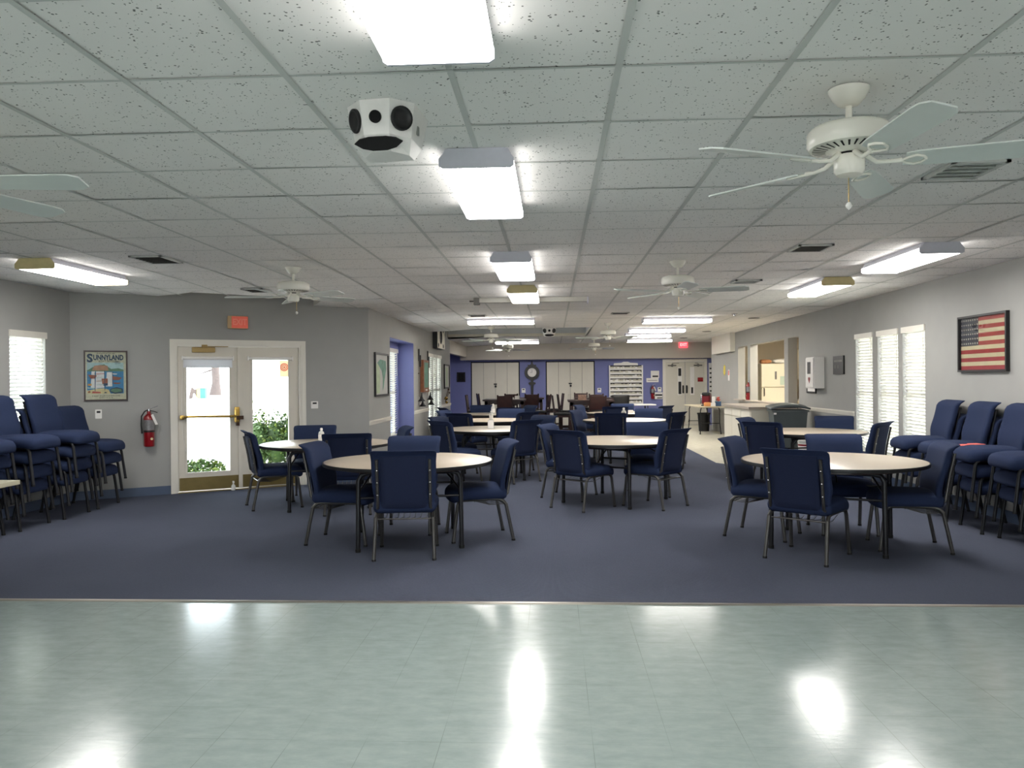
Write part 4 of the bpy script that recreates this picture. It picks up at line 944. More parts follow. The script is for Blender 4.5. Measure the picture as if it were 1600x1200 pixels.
# flag picture
t = thing('flag_picture', 'black framed antique stars and stripes flag on the right wall', 'picture', (4.52, 8.43, 0), RR)
x0, x1, z0, z1 = -.465, .465, 1.50, 2.105
f = M(); f.box(x0, x1, -.04, 0, z0, z0+.022); f.box(x0, x1, -.04, 0, z1-.022, z1); f.box(x0, x0+.022, -.04, 0, z0+.022, z1-.022); f.box(x1-.022, x1, -.04, 0, z0+.022, z1-.022); f.build('frame', BLACKP, t)
FR, FT, FN, FWH = mat('antique_red', rgb(168, 58, 56), .7, noise=.1, nscale=10), mat('antique_tan', rgb(212, 194, 160), .7, noise=.06, nscale=10), mat('antique_navy', rgb(52, 50, 66), .7, noise=.1, nscale=10), mat('antique_white', rgb(214, 206, 190), .7, noise=.02)
f = M(); a0, a1, b0, b1 = x0+.022, x1-.022, z0+.022, z1-.022; hh = (b1-b0)/13; cw = a0 + (a1-a0)*.40
for q in range(13):
    zz = b1-hh*(q+1); f.box(cw if q < 7 else a0, a1, -.010, -.004, zz, zz+hh, q % 2)
f.box(a0, cw, -.010, -.004, b1-hh*7, b1, 2)
for i in range(8):
    for j in range(6):
        X = a0 + (cw-a0)*(i+.5)/8; Z = b1 - hh*7*(j+.5)/6; vs = []
        for q in range(10):
            r_ = .014 if q % 2 == 0 else .006; e = math.pi/2+q*math.pi/5; vs.append((X+r_*math.cos(e), -.0105, Z+r_*math.sin(e)))
        f.add(vs, [list(range(10))], 3)
f.build('flag_print', [FR, FT, FN, FWH], t)
M().box(x0+.02, x1-.02, -.024, -.022, z0+.02, z1-.02).build('picture_glass', GLASS, t)
f = M(); f.prism([(-.10, -.14), (.11, -.12), (.10, .13), (-.11, .12)], 'z', 0, .008); f.prism([(-.02, -.05), (.09, -.06), (.09, .05), (-.01, .06)], 'z', .008, .02)
f.build('red_folder', SALMON, loc=(4.03, 7.72, .783), rz=R(20), label='salmon red folder lying on a stacked chair seat at the right', category='folder')

# poster on the door wall
t = thing('framed_poster', 'dark framed boat festival poster on the grey wall left of the doors', 'poster', on_door_wall(.392, 0, 0), DRZ)
f = M(); hw = .245; z0, z1 = 1.238, 1.872
f.box(-hw, hw, -.025, 0, z0, z0+.018); f.box(-hw, hw, -.025, 0, z1-.018, z1); f.box(-hw, -hw+.018, -.025, 0, z0+.018, z1-.018); f.box(hw-.018, hw, -.025, 0, z0+.018, z1-.018); f.build('frame', DWOOD, t)
PC = [mat('poster_' + n_, rgb(*c_), .6, noise=.12, nscale=25) for n_, c_ in (('cream', (206, 200, 178)), ('sky', (176, 200, 206)), ('sea', (62, 128, 178)), ('hill', (96, 128, 104)), ('roof', (176, 132, 108)), ('sail', (226, 222, 226)), ('hull', (150, 88, 70)), ('navy', (38, 62, 92)), ('sand', (214, 196, 150)), ('red', (186, 84, 76)), ('orange', (222, 162, 84)))]
f = M(); Y = -.006
def PQ(pts, mi, lay): f.add([(x, Y-.0004*lay, z) for x, z in pts], [list(range(len(pts)))], mi)
PQ([(-.228, 1.255), (.228, 1.255), (.228, 1.855), (-.228, 1.855)], 0, 0)
PQ([(-.21, 1.62), (.20, 1.62), (.20, 1.72), (-.21, 1.72)], 1, 1); PQ([(-.21, 1.33), (.20, 1.33), (.20, 1.63), (-.21, 1.63)], 2, 1)
PQ([(-.21, 1.62), (-.15, 1.66), (-.02, 1.70), (.06, 1.64), (.14, 1.65), (.20, 1.63), (.20, 1.61), (-.21, 1.61)], 3, 2)
PQ([(-.15, 1.64), (-.13, 1.68), (-.06, 1.69), (.02, 1.68), (.03, 1.62), (-.15, 1.62)], 4, 3)
PQ([(-.11, 1.61), (-.02, 1.61), (-.02, 1.36), (-.12, 1.36)], 5, 4); PQ([(.01, 1.60), (.07, 1.60), (.07, 1.42), (0, 1.42)], 5, 4); PQ([(-.16, 1.61), (-.12, 1.61), (-.12, 1.40), (-.17, 1.40)], 5, 4)
PQ([(-.20, 1.57), (-.10, 1.56), (-.12, 1.52), (-.17, 1.52)], 6, 5); PQ([(.07, 1.55), (.18, 1.53), (.15, 1.50), (.08, 1.50)], 6, 5); PQ([(-.05, 1.52), (.02, 1.52), (.02, 1.44), (-.04, 1.44)], 6, 5)
PQ([(-.21, 1.33), (.05, 1.33), (.03, 1.38), (-.05, 1.40), (-.21, 1.37)], 8, 5); PQ([(-.16, 1.335), (-.06, 1.335), (-.06, 1.352), (-.15, 1.36)], 9, 6); PQ([(-.20, 1.43), (-.16, 1.43), (-.16, 1.455), (-.20, 1.455)], 10, 6)
PQ([(.04, 1.35), (.10, 1.325), (.19, 1.34), (.19, 1.39), (.12, 1.41), (.05, 1.39)], 7, 6)
for q_ in range(5): PQ([(-.11+.001*q_, 1.58-.045*q_), (-.02, 1.585-.045*q_), (-.02, 1.578-.045*q_), (-.11, 1.573-.045*q_)], (9, 1, 4, 1, 2)[q_], 7)
PQ([(-.125, 1.60), (-.118, 1.60), (-.118, 1.36), (-.125, 1.36)], 7, 7); PQ([(-.016, 1.62), (-.010, 1.62), (-.010, 1.37), (-.016, 1.37)], 7, 7); PQ([(.072, 1.60), (.078, 1.60), (.078, 1.45), (.072, 1.45)], 7, 7)
PQ([(-.03, 1.46), (.02, 1.46), (.02, 1.43), (-.03, 1.43)], 7, 7); PQ([(.08, 1.47), (.17, 1.465), (.15, 1.45), (.09, 1.45)], 6, 7); PQ([(.07, 1.585), (.13, 1.58), (.12, 1.57), (.08, 1.57)], 5, 7); PQ([(-.21, 1.41), (-.12, 1.405), (-.13, 1.392), (-.2, 1.395)], 1, 7)
PQ([(.07, 1.725), (.14, 1.735), (.17, 1.73), (.12, 1.722)], 7, 7); PQ([(.10, 1.71), (.17, 1.715), (.16, 1.709), (.1, 1.705)], 7, 7); PQ([(-.20, 1.34), (-.17, 1.345), (-.18, 1.365), (-.2, 1.36)], 6, 8); PQ([(-.02, 1.335), (.01, 1.337), (0, 1.35), (-.015, 1.35)], 7, 8)
PQ([(.05, 1.36), (.10, 1.34), (.18, 1.355), (.17, 1.385), (.11, 1.395), (.06, 1.385)], 3, 7)
f.build('poster_print', PC, t)
f = M(); f.text('S', .14, -.178, -.0105, 1.772, bold=.006); f.text('UNNYLAND', .090, .030, -.0105, 1.782, bold=.0035, sx=.68); f.build('poster_title', PC[7], t)
f = M(); f.text('BOAT FESTIVAL', .032, .03, -.0105, 1.737); f.text('ANTIQUE', .022, 0, -.0105, 1.835, sx=2.2); f.text('A BOAT SHOW FOR EVERYONE', .022, 0, -.0105, 1.30); f.text('MARCH 24, 25, 26', .02, 0, -.0105, 1.277); f.build('poster_small_text', DWOOD, t)
M().box(-hw+.014, hw-.014, -.018, -.0165, z0+.014, z1-.014).build('picture_glass', GLASS, t)
# switches and thermostat
def plate(name, loc, rz, label, cat, w_=.075, h_=.12):
    t = thing(name, label, cat, loc, rz)
    M().rbox((0, -.004, 0), (w_/2, .005, h_/2), .003, 4).build('cover_plate', WPL, t); M().box(-w_*.28, w_*.28, -.0125, -.0085, h_*.12, h_*.34).build('display', BLACKP, t); M().box(-w_*.15, w_*.15, -.014, -.0085, -h_*.25, -.01*h_).build('toggle', WPL, t)
plate('light_switch', on_door_wall(.305, 0, 1.073), DRZ, 'white wall switch plate below the framed poster', 'switch', .075, .115)
plate('thermostat', on_door_wall(3.02, 0, 1.128), DRZ, 'white thermostat on the wall right of the entrance doors', 'thermostat', .10, .105)
plate('light_switch', (-.93, 24.8, 1.13), 0, 'white switch plate left of the tall clock post', 'switch', .12, .14)
plate('light_switch', (1.47, 24.8, 1.12), 0, 'white switch plate right of the right closet doors', 'switch', .12, .14)
plate('wall_outlet', (-.45, 24.8, .5), 0, 'white outlet low on the blue wall right of the clock post', 'outlet', .10, .14)
# exit signs
t = thing('exit_sign', 'faded orange-red exit sign above the entrance doors', 'exit sign', on_door_wall(1.985, 0, 2.27), DRZ)
M().rbox((0, -.03, 0), (.133, .03, .088), .012, 5).build('sign_case', TAN, t); M().box(-.085, .125, -.0625, -.0603, -.078, .078).build('sign_face', PINKR, t)
M().text('EXIT', .115, .02, -.0632, 0, bold=.003, sx=.78).build('exit_letters', EXITW, t)
t = thing('exit_sign', 'glowing red exit sign above the far hall doors', 'exit sign', (4.04, 24.4, 2.51))
M().rbox((0, -.03, 0), (.135, .03, .095), .01, 4).build('sign_case', EXITR, t); M().text('EXIT', .12, 0, -.0612, 0, bold=.003, sx=.85).build('exit_letters', EXITL, t)
t = thing('spray_bottle', 'small clear spray bottle on the floor by the entrance doors', 'bottle', on_door_wall(1.90, -.07, .004), DRZ)
M().lathe([(0, 0), (.026, 0), (.028, .01), (.028, .06), (.010, .085), (.010, .10)], 16).build('bottle_body', CLEARP, t); M().box(-.010, .010, -.035, .012, .10, .125).build('spray_head', WPL, t)

# left wall decorations (local rz=90: x along +y, y towards -x)
RL = R(90)
def lw(name, label, cat, y): return thing(name, label, cat, (LX, y, 0), RL)
def frame_(t, w_, z0, z1, fm, im, b=.03, d=.03):
    f = M(); h = w_/2; f.box(-h, h, -d, 0, z0, z0+b); f.box(-h, h, -d, 0, z1-b, z1); f.box(-h, -h+b, -d, 0, z0+b, z1-b); f.box(h-b, h, -d, 0, z0+b, z1-b); f.build('frame', fm, t)
    M().box(-h+b*.8, h-b*.8, -.012, -.002, z0+b*.8, z1-b*.8).build('mount', im, t)
MAPP = mat('pale_map_paper', rgb(188, 188, 184), .6, noise=.05, nscale=4); MAPG = mat('map_green', rgb(96, 142, 124), .6, noise=.25, nscale=9); MAPS = mat('map_pale_green', rgb(176, 192, 158), .6, noise=.15, nscale=9)
t = lw('framed_map', 'black framed green and grey map print on the left wall before the blue recess', 'picture', 12.15); frame_(t, .94, 1.222, 1.90, BLACKP, MAPP)
f = M(); f.add([(x, -.0135, z) for x, z in ((-.10, 1.80), (.30, 1.78), (.34, 1.66), (.22, 1.5), (.14, 1.36), (.06, 1.3), (.08, 1.5), (.0, 1.62), (-.30, 1.74))], [list(range(9))]); f.build('green_land', MAPG, t)
f = M(); f.add([(x, -.0133, z) for x, z in ((-.40, 1.74), (-.18, 1.70), (-.10, 1.5), (-.14, 1.27), (-.40, 1.27))], [list(range(5))]); f.build('pale_land', MAPS, t)
t = lw('framed_map', 'narrow black framed map right of the left windows', 'picture', 19.7); frame_(t, .93, 1.26, 1.875, BLACKP, MAPP, .04)
f = M(); f.add([(x, -.0135, z) for x, z in ((-.25, 1.8), (.2, 1.78), (.1, 1.5), (.15, 1.35), (-.2, 1.33), (-.1, 1.6))], [list(range(6))]); f.build('green_land', MAPS, t)
t = lw('carved_wood_picture', 'brown wood framed green relief picture between the black wall sconces', 'picture', 16.15)
f = M(); f.box(-.34, .34, -.07, 0, 1.23, 1.89); f.build('wood_box_frame', MWOOD, t); M().box(-.26, .26, -.0725, -.0702, 1.32, 1.84).build('relief_panel', MAPG, t); M().box(-.12, .12, -.0735, -.0725, 1.255, 1.285).build('name_plate', PAPER, t)
def sconce(y, label):
    t = lw('wall_sconce', label, 'wall sconce', y)
    M().box(-.05, -.01, -.035, -.012, 1.86, 2.10).box(.05, .09, -.045, -.015, 1.74, 1.98).build('black_bars', BLACKM, t)
    M().tube([(-.03, -.02, 1.86), (-.03, -.02, 1.14)], .006, 6).tube([(.07, -.025, 1.74), (.07, -.025, 1.02)], .006, 6).box(-.03, .07, -.015, 0, 1.6, 1.62).build('rods', BRONZE, t)
    M().lathe([(.012, .16), (.02, .08), (.035, .04), (.07, .0), (.075, -.01), (0, -.01)], 14, 0, (-.03, -.07, 1.06)).lathe([(.012, .16), (.02, .08), (.035, .04), (.07, .0), (.075, -.01), (0, -.01)], 14, 0, (.09, -.07, .95)).build('bell_cups', BLACKM, t)
sconce(15.58, 'black metal wall sconce left of the carved wood picture'); sconce(16.68, 'black metal wall sconce right of the carved wood picture')
t = lw('wall_clock_case', 'tall black cased clock with ornate ivory face above the left windows', 'clock', 18.05)
M().box(-.55, .60, -.105, 0, 2.20, 2.70).build('clock_case', BLACKP, t)
M().box(-.54, .59, -.117, -.106, 2.21, 2.69).build('clock_face_plate', mat('ivory_plate', rgb(222, 216, 196), .5, noise=.06, nscale=20), t)
f = M(); f.lathe([(.16, 0), (.16, -.01), (.14, -.01), (.14, 0)], 28, 0, (-.07, -.117, 2.47), 'y'); f.box(-.075, -.065, -.129, -.125, 2.47, 2.59); f.box(-.07, .02, -.129, -.125, 2.465, 2.475)
for a in range(12): f.cbox(-.07+.12*math.sin(R(30*a)), -.120, 2.47+.12*math.cos(R(30*a)), .02, .006, .02)
for X, Z in ((-.45, 2.27), (.30, 2.27), (-.45, 2.63), (.30, 2.63)): f.lathe([(.05, 0), (.05, -.008), (.03, -.008), (.03, 0)], 12, 0, (X, -.117, Z), 'y')
f.build('clock_dial', BLACKP, t)
t = lw('golf_club_sculpture', 'thin metal wall sculpture of crossed clubs above the chair rail, far left', 'sculpture', 19.65)
M().tube([(-.35, -.03, .93), (-.25, -.03, 1.03), (.25, -.03, 1.22)], .012, 6).tube([(-.15, -.03, 1.0), (.35, -.03, 1.16)], .010, 6).rbox((.3, -.03, 1.235), (.08, .02, .035), .015, 3).rbox((.4, -.03, 1.15), (.07, .02, .03), .015, 3).tube([(-.4, -.002, 1.0), (-.3, -.03, 1.0)], .01, 6).build('club_shafts', BRONZE, t)
M().lathe([(0, -.05), (.035, -.03), (.05, 0), (.035, .03), (0, .05)], 12, 0, (-.3, -.04, 1.02)).lathe([(0, -.04), (.03, -.02), (.035, 0), (.03, .02), (0, .04)], 12, 0, (-.22, -.04, .92)).build('ball_ornaments', BRASS, t)

# ------------------------------------------------------------------ back wall
BY = 24.8
t = thing('dark_plaque', 'square black plaque on the blue back wall at far left', 'plaque', (-2.92, BY, 0))
M().box(-.135, .135, -.02, 0, 1.42, 1.73).build('plaque_frame', BLACKM, t); M().box(-.09, .09, -.024, -.0205, 1.46, 1.69).build('plaque_face', DARK, t)
def closet(n, x0, x1):
    d = bpy.data.objects.new(f'door_{n}', None); C.objects.link(d); d.location = (x0, BY, 0); d['kind'] = 'structure'
    W_ = x1-x0; pw = W_/4
    M().box(-.03, W_+.03, -.008, 0, 0, 2.05).build('dark_gap', DARK, d)
    for k_ in range(4):
        f = M(); a, b = k_*pw+.004, (k_+1)*pw-.004; f.box(a, b, -.035, -.008, .02, 2.02)
        for zz0, zz1 in ((.15, .75), (.95, 1.6), (1.72, 1.93)):
            for (p, q, r_, s_) in ((a+.06, b-.06, zz0, zz0+.012), (a+.06, b-.06, zz1-.012, zz1), (a+.06, a+.072, zz0, zz1), (b-.072, b-.06, zz0, zz1)): f.box(p, q, -.041, -.035, r_, s_)
        o = f.build('door_panel', CLOSET, d)
        if k_ in (1, 2): M().lathe([(0, -.03), (.018, -.025), (.018, -.01), (.008, 0)], 10, 0, (b-.06 if k_ == 1 else a+.06, -.036, 1.0), 'y').build('knob', CLOSET, o)
    M().box(W_/2-.05, W_/2+.05, -.05, -.036, 1.32, 1.36).rbox((W_/2+.01, -.055, 1.27), (.03, .015, .035), .01, 4).build('hasp_and_padlock', BLACKM, d)
closet(2, -2.575, -1.075); closet(3, -.19, 1.30)
t = thing('post_clock', 'tall black silhouette post clock with white dial on the blue back wall', 'clock', (-.655, BY, 0))
f = M(); f.lathe([(.235, 0), (.235, -.06), (.14, -.06), (.14, 0)], 36, 0, (0, 0, 1.70), 'y')
f.prism([(-.12, 1.90), (.12, 1.90), (.14, 1.95), (.08, 1.94), (.03, 1.97), (.025, 2.03), (0, 2.07), (-.025, 2.03), (-.03, 1.97), (-.08, 1.94), (-.14, 1.95)], 'y', -.05, 0)
f.prism([(-.05, 1.48), (.05, 1.48), (.04, 1.40), (.11, 1.38), (.11, 1.33), (.04, 1.31), (.04, .35), (.10, .28), (.12, .1), (.16, 0), (-.16, 0), (-.12, .1), (-.10, .28), (-.04, .35), (-.04, 1.31), (-.11, 1.33), (-.11, 1.38), (-.04, 1.40)], 'y', -.05, 0)
f.build('post_silhouette', BLACKP, t); M().lathe([(0, -.05), (.142, -.05), (.142, -.002), (0, -.002)], 36, 0, (0, 0, 1.70), 'y').build('dial', PAPER, t)
f = M(); f.box(-.004, .004, -.055, -.052, 1.70, 1.80); f.box(-.065, 0, -.055, -.052, 1.697, 1.704)
for a in range(12): f.cbox(.115*math.sin(R(30*a)), -.0525, 1.70+.115*math.cos(R(30*a)), .012, .004, .012)
f.build('hands_and_marks', BLACKP, t)
def rack(x, label, w_=1.06, n=9):
    t = thing('postcard_rack', label, 'rack', (x, BY, 0)); h = w_/2
    M().box(-h, -h+.035, -.10, 0, .68, 1.90).box(h-.035, h, -.10, 0, .68, 1.90).build('side_rail', WPL, t)
    f = M(); f.prism([(-h*.72, 1.90), (h*.72, 1.90), (h*.70, 1.97), (.14, 1.98), (.07, 2.01), (-.07, 2.01), (-.14, 1.98), (-h*.70, 1.97)], 'y', -.05, 0); f.build('header', WPL, t)
    M().box(-h+.035, h-.035, -.02, 0, .68, 1.90).build('back_board', BLACKP, t)
    for q in range(n):
        z = .70+q*.1345; M().box(-h+.035, h-.035, -.10, -.09, z-.012, z+.03).box(-h+.035, h-.035, -.10, -.02, z-.02, z-.008).build('ledge', WPL, t)
        X = -h+.04; f = M()
        while X < h-.07:
            wd = min(random.uniform(.03, .075), h-.04-X); f.box(X, X+wd-.003, -.085, -.06, z, z+random.uniform(.07, .092), random.choice((0, 0, 0, 1))); X += wd
        f.build('cards', [mat('card_stock', rgb(205, 200, 184), .7, noise=.25, nscale=50), PAPER] if q == 0 else CARDM, t)
        if q == 0: globals()['CARDM'] = [bpy.data.materials['card_stock'], PAPER]
    return t
CARDM = [PAPER, PAPER]
rack(2.305, 'large white wall rack full of cards on the blue back wall')
t = thing('narrow_card_rack', 'narrow white card rack right of the far hall doors', 'rack', (5.16, BY-.001, 0))
M().box(-.27, .27, -.06, 0, .68, 1.95).build('rack_board', WPL, t)
for q in range(6): M().box(-.25, .25, -.062, -.0601, 1.05+q*.14, 1.095+q*.14).build('dark_slot', BLACKP, t)
# notices near the extinguisher
t = thing('notice_card', 'white notice card above the far fire extinguisher', 'notice', (3.22, BY, 0)); M().box(-.13, .13, -.008, 0, 1.49, 1.72).build('card', PAPER, t); M().box(-.08, .10, -.010, -.008, 1.52, 1.57).build('dark_print', BLACKP, t)
t = thing('wide_notice', 'wide white strip notice just above the far fire extinguisher', 'notice', (3.14, BY, 0)); M().box(-.19, .19, -.012, -.0105, 1.36, 1.49).box(-.02, .05, -.0105, 0, 1.45, 1.48).build('card', PAPER, t); M().box(-.15, .15, -.0135, -.012, 1.41, 1.425).build('print_line', VENTG, t)
plate('light_switch', (3.36, BY, 1.13), 0, 'white switch plate beside the far hall door frame', 'switch', .12, .14)
t = thing('brochure_holder', 'white brochure holder low beside the far hall door frame', 'brochure holder', (3.335, BY, 0)); M().box(-.13, .11, -.05, 0, .83, 1.04).build('holder_box', WPL, t); M().box(-.12, .10, -.052, -.0502, .93, .98).box(-.06, .10, -.052, -.0502, .85, .88).build('slots', BLACKP, t)
# far double doors
d = bpy.data.objects.new('door_4', None); C.objects.link(d); d.location = (3.55, BY, 0); d['kind'] = 'structure'
f = M(); f.box(-.09, 0, -.04, 0, 0, 2.08); f.box(1.21, 1.29, -.04, 0, 0, 2.08); f.box(0, 1.21, -.04, 0, 1.99, 2.08); f.build('door_frame', WHITE, d)
for k_ in (0, 1):
    x0 = k_*.607; o = M().box(x0+.003, x0+.600, -.022, 0, .01, 1.985).build('door_leaf', CLOSET, d)
    gx = x0+(.395 if k_ == 0 else .175); M().box(gx-.02, gx+.11, -.026, -.0225, .95, 1.83).build('glass_surround', WPL, o)
    f = M()
    if k_ == 0: f.box(gx, gx+.09, -.028, -.0262, .98, 1.37); f.box(gx, gx+.09, -.028, -.0262, 1.55, 1.79)
    else: f.box(gx+.01, gx+.07, -.028, -.0262, 1.0, 1.19)
    f.build('dark_glass', BLACKP, o)
    if k_ == 0: M().box(gx, gx+.09, -.029, -.0265, 1.39, 1.54).build('paper_sheet', PAPER, o)
    else: M().box(gx, gx+.09, -.029, -.0265, 1.22, 1.82).build('paper_sheet', PAPER, o)
    hx = x0+(.54 if k_ == 0 else .045); M().rbox((hx, -.035, 1.13), (.028, .014, .125), .013, 6).build('pull_handle', BLACKP, o)
    cx = x0+(.20 if k_ == 0 else .40); M().box(cx-.13, cx+.13, -.055, -.0225, 1.86, 1.90).box(cx-.02, cx+.03, -.07, -.04, 1.84, 1.93).box(cx-(.1 if k_ else 0), cx+(0 if k_ else .22), -.05, -.04, 1.945, 1.96).build('door_closer', VENTG, o)
    M().tube([(x0+(.53 if k_ == 0 else .09), -.03, .10), (x0+(.545 if k_ == 0 else .11), -.035, .2)], .007, 6).build('floor_stop', BLACKM, o)
t = thing('red_door_sign', 'small red sign on the right leaf of the far hall doors', 'sign', (4.63, BY-.022, 1.43)); M().box(-.085, .085, -.006, 0, -.065, .065).build('sign_plate', RED, t)
M().text('NO ENTRY', .03, 0, -.0066, .015).build('sign_letters', SALMON, t)

# high dark tables and bar stools at the far end
def high_table(x, y, L_, W_, label, h=.95):
    t = thing('high_table', label, 'table', (x, y, .004))
    M().box(-L_/2, L_/2, -W_/2, W_/2, h-.04, h).build('tabletop', DWOOD, t); M().box(-L_/2+.05, L_/2-.05, -W_/2+.05, W_/2-.05, h-.13, h-.04).build('apron', DWOOD, t)
    for sx in (-1, 1):
        for sy in (-1, 1): M().box(sx*(L_/2-.09)-.04, sx*(L_/2-.09)+.04, sy*(W_/2-.09)-.04, sy*(W_/2-.09)+.04, 0, h-.04).build('leg', DWOOD, t)
high_table(-1.28, 20.9, 1.12, 1.12, 'dark wood high table before the left closet, holding white napkins')
high_table(-.75, 22.5, 1.0, 1.0, 'dark wood high table behind and right of the left one')
high_table(.93, 19.5, 1.12, 1.12, 'dark wood high table before the right closet, with a small picture block')
high_table(1.12, 21.7, 1.05, 1.0, 'dark wood high table farthest right, before the card rack')
def make_stool():
    t = thing('bar_stool', 'x', 'bar stool')
    M().rbox((0, 0, .63), (.21, .21, .03), .02, 5).build('seat_cushion', BLACKP, t); M().box(-.20, .20, -.20, .20, .55, .60).build('seat_frame', DWOOD, t)
    for sx in (-1, 1):
        M().box(sx*.18-.02, sx*.18+.02, .16, .20, 0, .56).build('leg', DWOOD, t)
        f = M(); T = None
        f.prism([(-.20, 0), (-.16, 0), (-.16, .60), (-.22, 1.08), (-.255, 1.08), (-.20, .60)], 'x', sx*.18-.02, sx*.18+.02); f.build('back_leg', DWOOD, t)
        M().box(sx*.18-.012, sx*.18+.012, -.17, .17, .22, .25).build('footrest', DWOOD, t)
    M().box(-.16, .16, .17, .19, .22, .25).build('footrest', DWOOD, t)
    def bk(p): return (p[0], p[1]-(.125*(p[2]+.16)), p[2])
    M().rbox((0, -.198, .90), (.165, .012, .16), .008, 4, bk).build('back_panel', RWOOD, t)
    M().box(-.165, .165, -.20, -.165, .66, .69).build('back_rail', DWOOD, t)
    return t
ST = [None]
for x, y, rz, lb in ((-1.22, 19.98, 0, 'dark bar stool with its back to us at the left high table'), (-2.05, 20.55, -90, 'dark bar stool at the left side of the left high table'), (-1.95, 22.6, -75, 'dark bar stool behind the left high table, before the closet'), (-1.22, 21.75, 168, 'reddish-backed bar stool behind the left high table'),
                     (-.62, 21.68, 10, 'reddish-backed bar stool between the two left high tables'), (-.32, 20.35, 78, 'dark bar stool facing left under the clock post'), (.05, 21.7, 95, 'dark bar stool farther right of the clock post'), (.22, 18.95, -88, 'nearer of the dark bar stools in profile before the right closet'), (.36, 20.3, -86, 'farther of the dark bar stools in profile before the right closet'),
                     (1.05, 18.62, 2, 'dark bar stool with its back to us at the right high table'), (1.12, 20.42, 175, 'reddish bar stool across the right high table'), (.82, 22.55, 182, 'bar stool at the far side of the farthest high table')):
    if ST[0] is None: ST[0] = make_stool(); ST[0].location = (x, y, .004); ST[0].rotation_euler.z = R(rz); ST[0]['label'] = lb; ST[0]['group'] = 'dark wood bar stools'
    else: dup(ST[0], (x, y, .004), R(rz), lb, 'dark wood bar stools')
M().box(-.07, .07, -.05, .05, 0, .05).build('napkin_stack', PAPER, loc=(-1.1, 20.6, .955), label='white napkins on the left high table', category='napkins')
M().box(-.06, .06, -.03, .03, 0, .09).build('napkin_holder', PAPER, loc=(-.95, 20.75, .955), label='upright white napkin holder on the left high table', category='napkins')
M().box(-.10, .10, -.03, .03, 0, .13).build('picture_block', mat('brown_patterned_card', rgb(150, 120, 104), .7, noise=.4, nscale=30), loc=(.72, 19.25, .955), label='small brown patterned block on the right high table', category='decoration')
t = thing('office_chair', 'black mesh office chair before the card rack', 'office chair', (1.86, 22.2, .004), R(10))
def ob(p): return (p[0]*(1+.25*p[2]), p[1]-.04*(p[0]/.25)**2*-1, p[2])
M().rbox((0, .0, .50), (.24, .23, .04), .035, 6).build('seat', BLACKP, t); M().rbox((0, -.23, .80), (.25, .025, .22), .024, 8, ob).build('backrest', BLACKP, t)
M().lathe([(.03, .07), (.03, .46)], 12).build('gas_lift', BLACKM, t); M().box(-.02, .02, -.26, -.22, .48, .75).build('back_stem', BLACKM, t)
for q in range(5):
    T = Matrix.Rotation(R(72*q), 4, 'Z'); M().tube([(0, 0, .10), (.30, 0, .06)], .018, 8, T=T).tube([(.30, -.015, .03), (.30, .015, .03)], .03, 10, T=T).build('base_spoke', BLACKP, t)
for sx in (-1, 1): M().tube([(sx*.22, 0, .48), (sx*.29, 0, .52), (sx*.29, -.02, .66)], .012, 8).rbox((sx*.29, .0, .67), (.03, .12, .015), .012, 4).build('armrest', BLACKP, t)

# ------------------------------------------------------------------ outside
m = M(); m.add([(-260, -60, -.03), (120, -60, -.03), (120, 260, -.03), (-260, 260, -.03)], [(0,1,2,3)])
struct('floor_outside_paving', m, mat('sunlit_concrete', rgb(222, 218, 210), .9, noise=.05, nscale=.6))
def foliage(m, c, r, n, s, flat=1.0):
    for q in range(n):
        while True:
            p = Vector((random.uniform(-1, 1), random.uniform(-1, 1), random.uniform(-1, 1)))
            if .25 < p.length < 1: break
        p = Vector((p.x*r[0], p.y*r[1], p.z*r[2])) + Vector(c)
        a = Vector((random.uniform(-1, 1), random.uniform(-1, 1), random.uniform(-.4, 1))).normalized(); b = a.cross(Vector((random.uniform(-1, 1), random.uniform(-1, 1), .3))).normalized()
        k = s*random.uniform(.6, 1.3); m.add([p-a*k, p+b*k*.45, p+a*k, p-b*k*.45], [(0,1,2,3)], random.choice((0, 0, 1)))
LEAF2 = mat('yellow_green_leaf', rgb(104, 122, 50), .5, noise=.2, nscale=6)
for hx, hy, rx, lb in ((-4.55, 12.72, .42, 'left part'), ):
    t = thing('hedge', 'leafy green hedge seen through the right glass entrance door', 'hedge', (0, 0, -.03))
    f = M()
    for q in range(5):
        cx = -4.9+q*.27; cy = 12.75+q*.09; foliage(f, (cx, cy, .52), (.30, .32, .52), 900, .034); f.rbox((cx, cy, .48), (.15, .16, .34), .12, 4)
    o = f.build('foliage', [GREENL, LEAF2], t); f = M()
    for q in range(5): X = -4.9+q*.27; Yq = 12.75+q*.09; f.tube([(X, Yq, 0), (X+.05, Yq+.02, .3), (X-.03, Yq, .6)], .012, 6)
    f.build('stems', BARK, t)
t = thing('low_plant', 'low bright green plant outside the left glass entrance door', 'plant', (-5.5, 11.95, -.03), 0)
f = M(); foliage(f, (0, 0, .14), (.42, .22, .16), 520, .045); f.build('leaves', [GREENL, LEAF2], t); M().tube([(0, 0, 0), (.02, 0, .12)], .015, 6).build('stem', BARK, t)
t = thing('tree', 'pale trunked tree far outside beyond the left glass door', 'tree', (-40.6, 92, -.03))
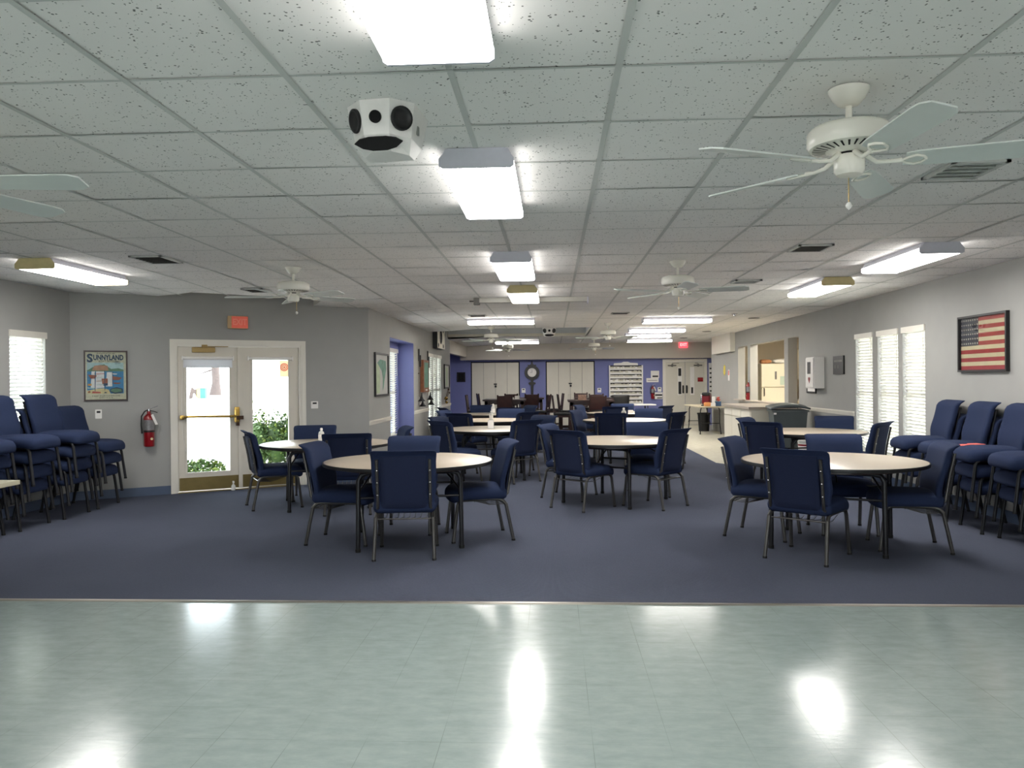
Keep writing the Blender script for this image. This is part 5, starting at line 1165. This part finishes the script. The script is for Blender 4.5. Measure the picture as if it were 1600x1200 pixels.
M().tube([(0, 0, 0), (.1, 0, 1.5), (-.05, 0, 5), (.2, 0, 11)], .45, 14, rs=[.75, .48, .44, .36]).tube([(0, 0, 4.2), (-2, 0, 5.2), (-4.5, 0, 6.2)], .12, 8, rs=[.2, .14, .05]).tube([(0, 0, 3.2), (-1.6, 0, 2.7), (-3.0, 0, 2.2)], .12, 8, rs=[.14, .08, .03]).build('trunk', BARK, t)
f = M(); foliage(f, (-5, 0, 8.2), (6.5, 3, 2.2), 900, .32); foliage(f, (-3.4, 0, 3.1), (2.6, 1.2, .9), 130, .13); f.build('crown', [BARK, GREENL], t)
t = thing('outdoor_bin', 'teal bin far outside beyond the left glass door', 'bin', (-32.9, 72, -.03)); M().rbox((0, 0, .5), (.26, .26, .48), .05, 4).build('bin_body', TEAL, t); M().rbox((0, 0, 1.0), (.28, .28, .04), .03, 3).build('lid', TEAL, t)
t = thing('outdoor_bin', 'pale yellow bin left of the teal one far outside', 'bin', (-33.4, 72.3, -.03)); M().rbox((0, 0, .5), (.2, .24, .48), .05, 4).build('bin_body', YEL, t); M().rbox((0, 0, 1.0), (.22, .26, .03), .02, 3).build('lid', YEL, t)
t = thing('garden_statue', 'small grey angular garden ornament far outside, left of the bins', 'ornament', (-34.3, 73, -.03))
M().prism([(-.5, 0), (-.2, 0), (-.1, .5), (.1, .5), (.35, 0), (.5, .1), (.3, .6), (.45, 1.05), (.1, .85), (-.2, 1.1), (-.35, .7)], 'y', -.1, .1).build('ornament_body', BARK, t)
t = thing('neighbour_house', 'bright white house wall outside the right glass door', 'house', (-22.5, 63, -.03))
M().box(-3.0, 12, 0, 6, 0, 3.4).build('house_wall', STUCCO, t); M().prism([(-1, 3.4), (3, 5.2), (7, 3.4)], 'x', -3.4, 12.5).build('roof', VENTM, t)
m = M(); m.add([(-19.5, 51, -.012), (-8, 51, -.012), (-8, 62.6, -.012), (-25, 62.6, -.012)], [(0,1,2,3)]); o = m.build('grass_strip', mat('sunlit_grass', rgb(84, 116, 50), .9, noise=.2, nscale=2), kind='stuff', label='strip of bright lawn before the white house outside', category='grass')
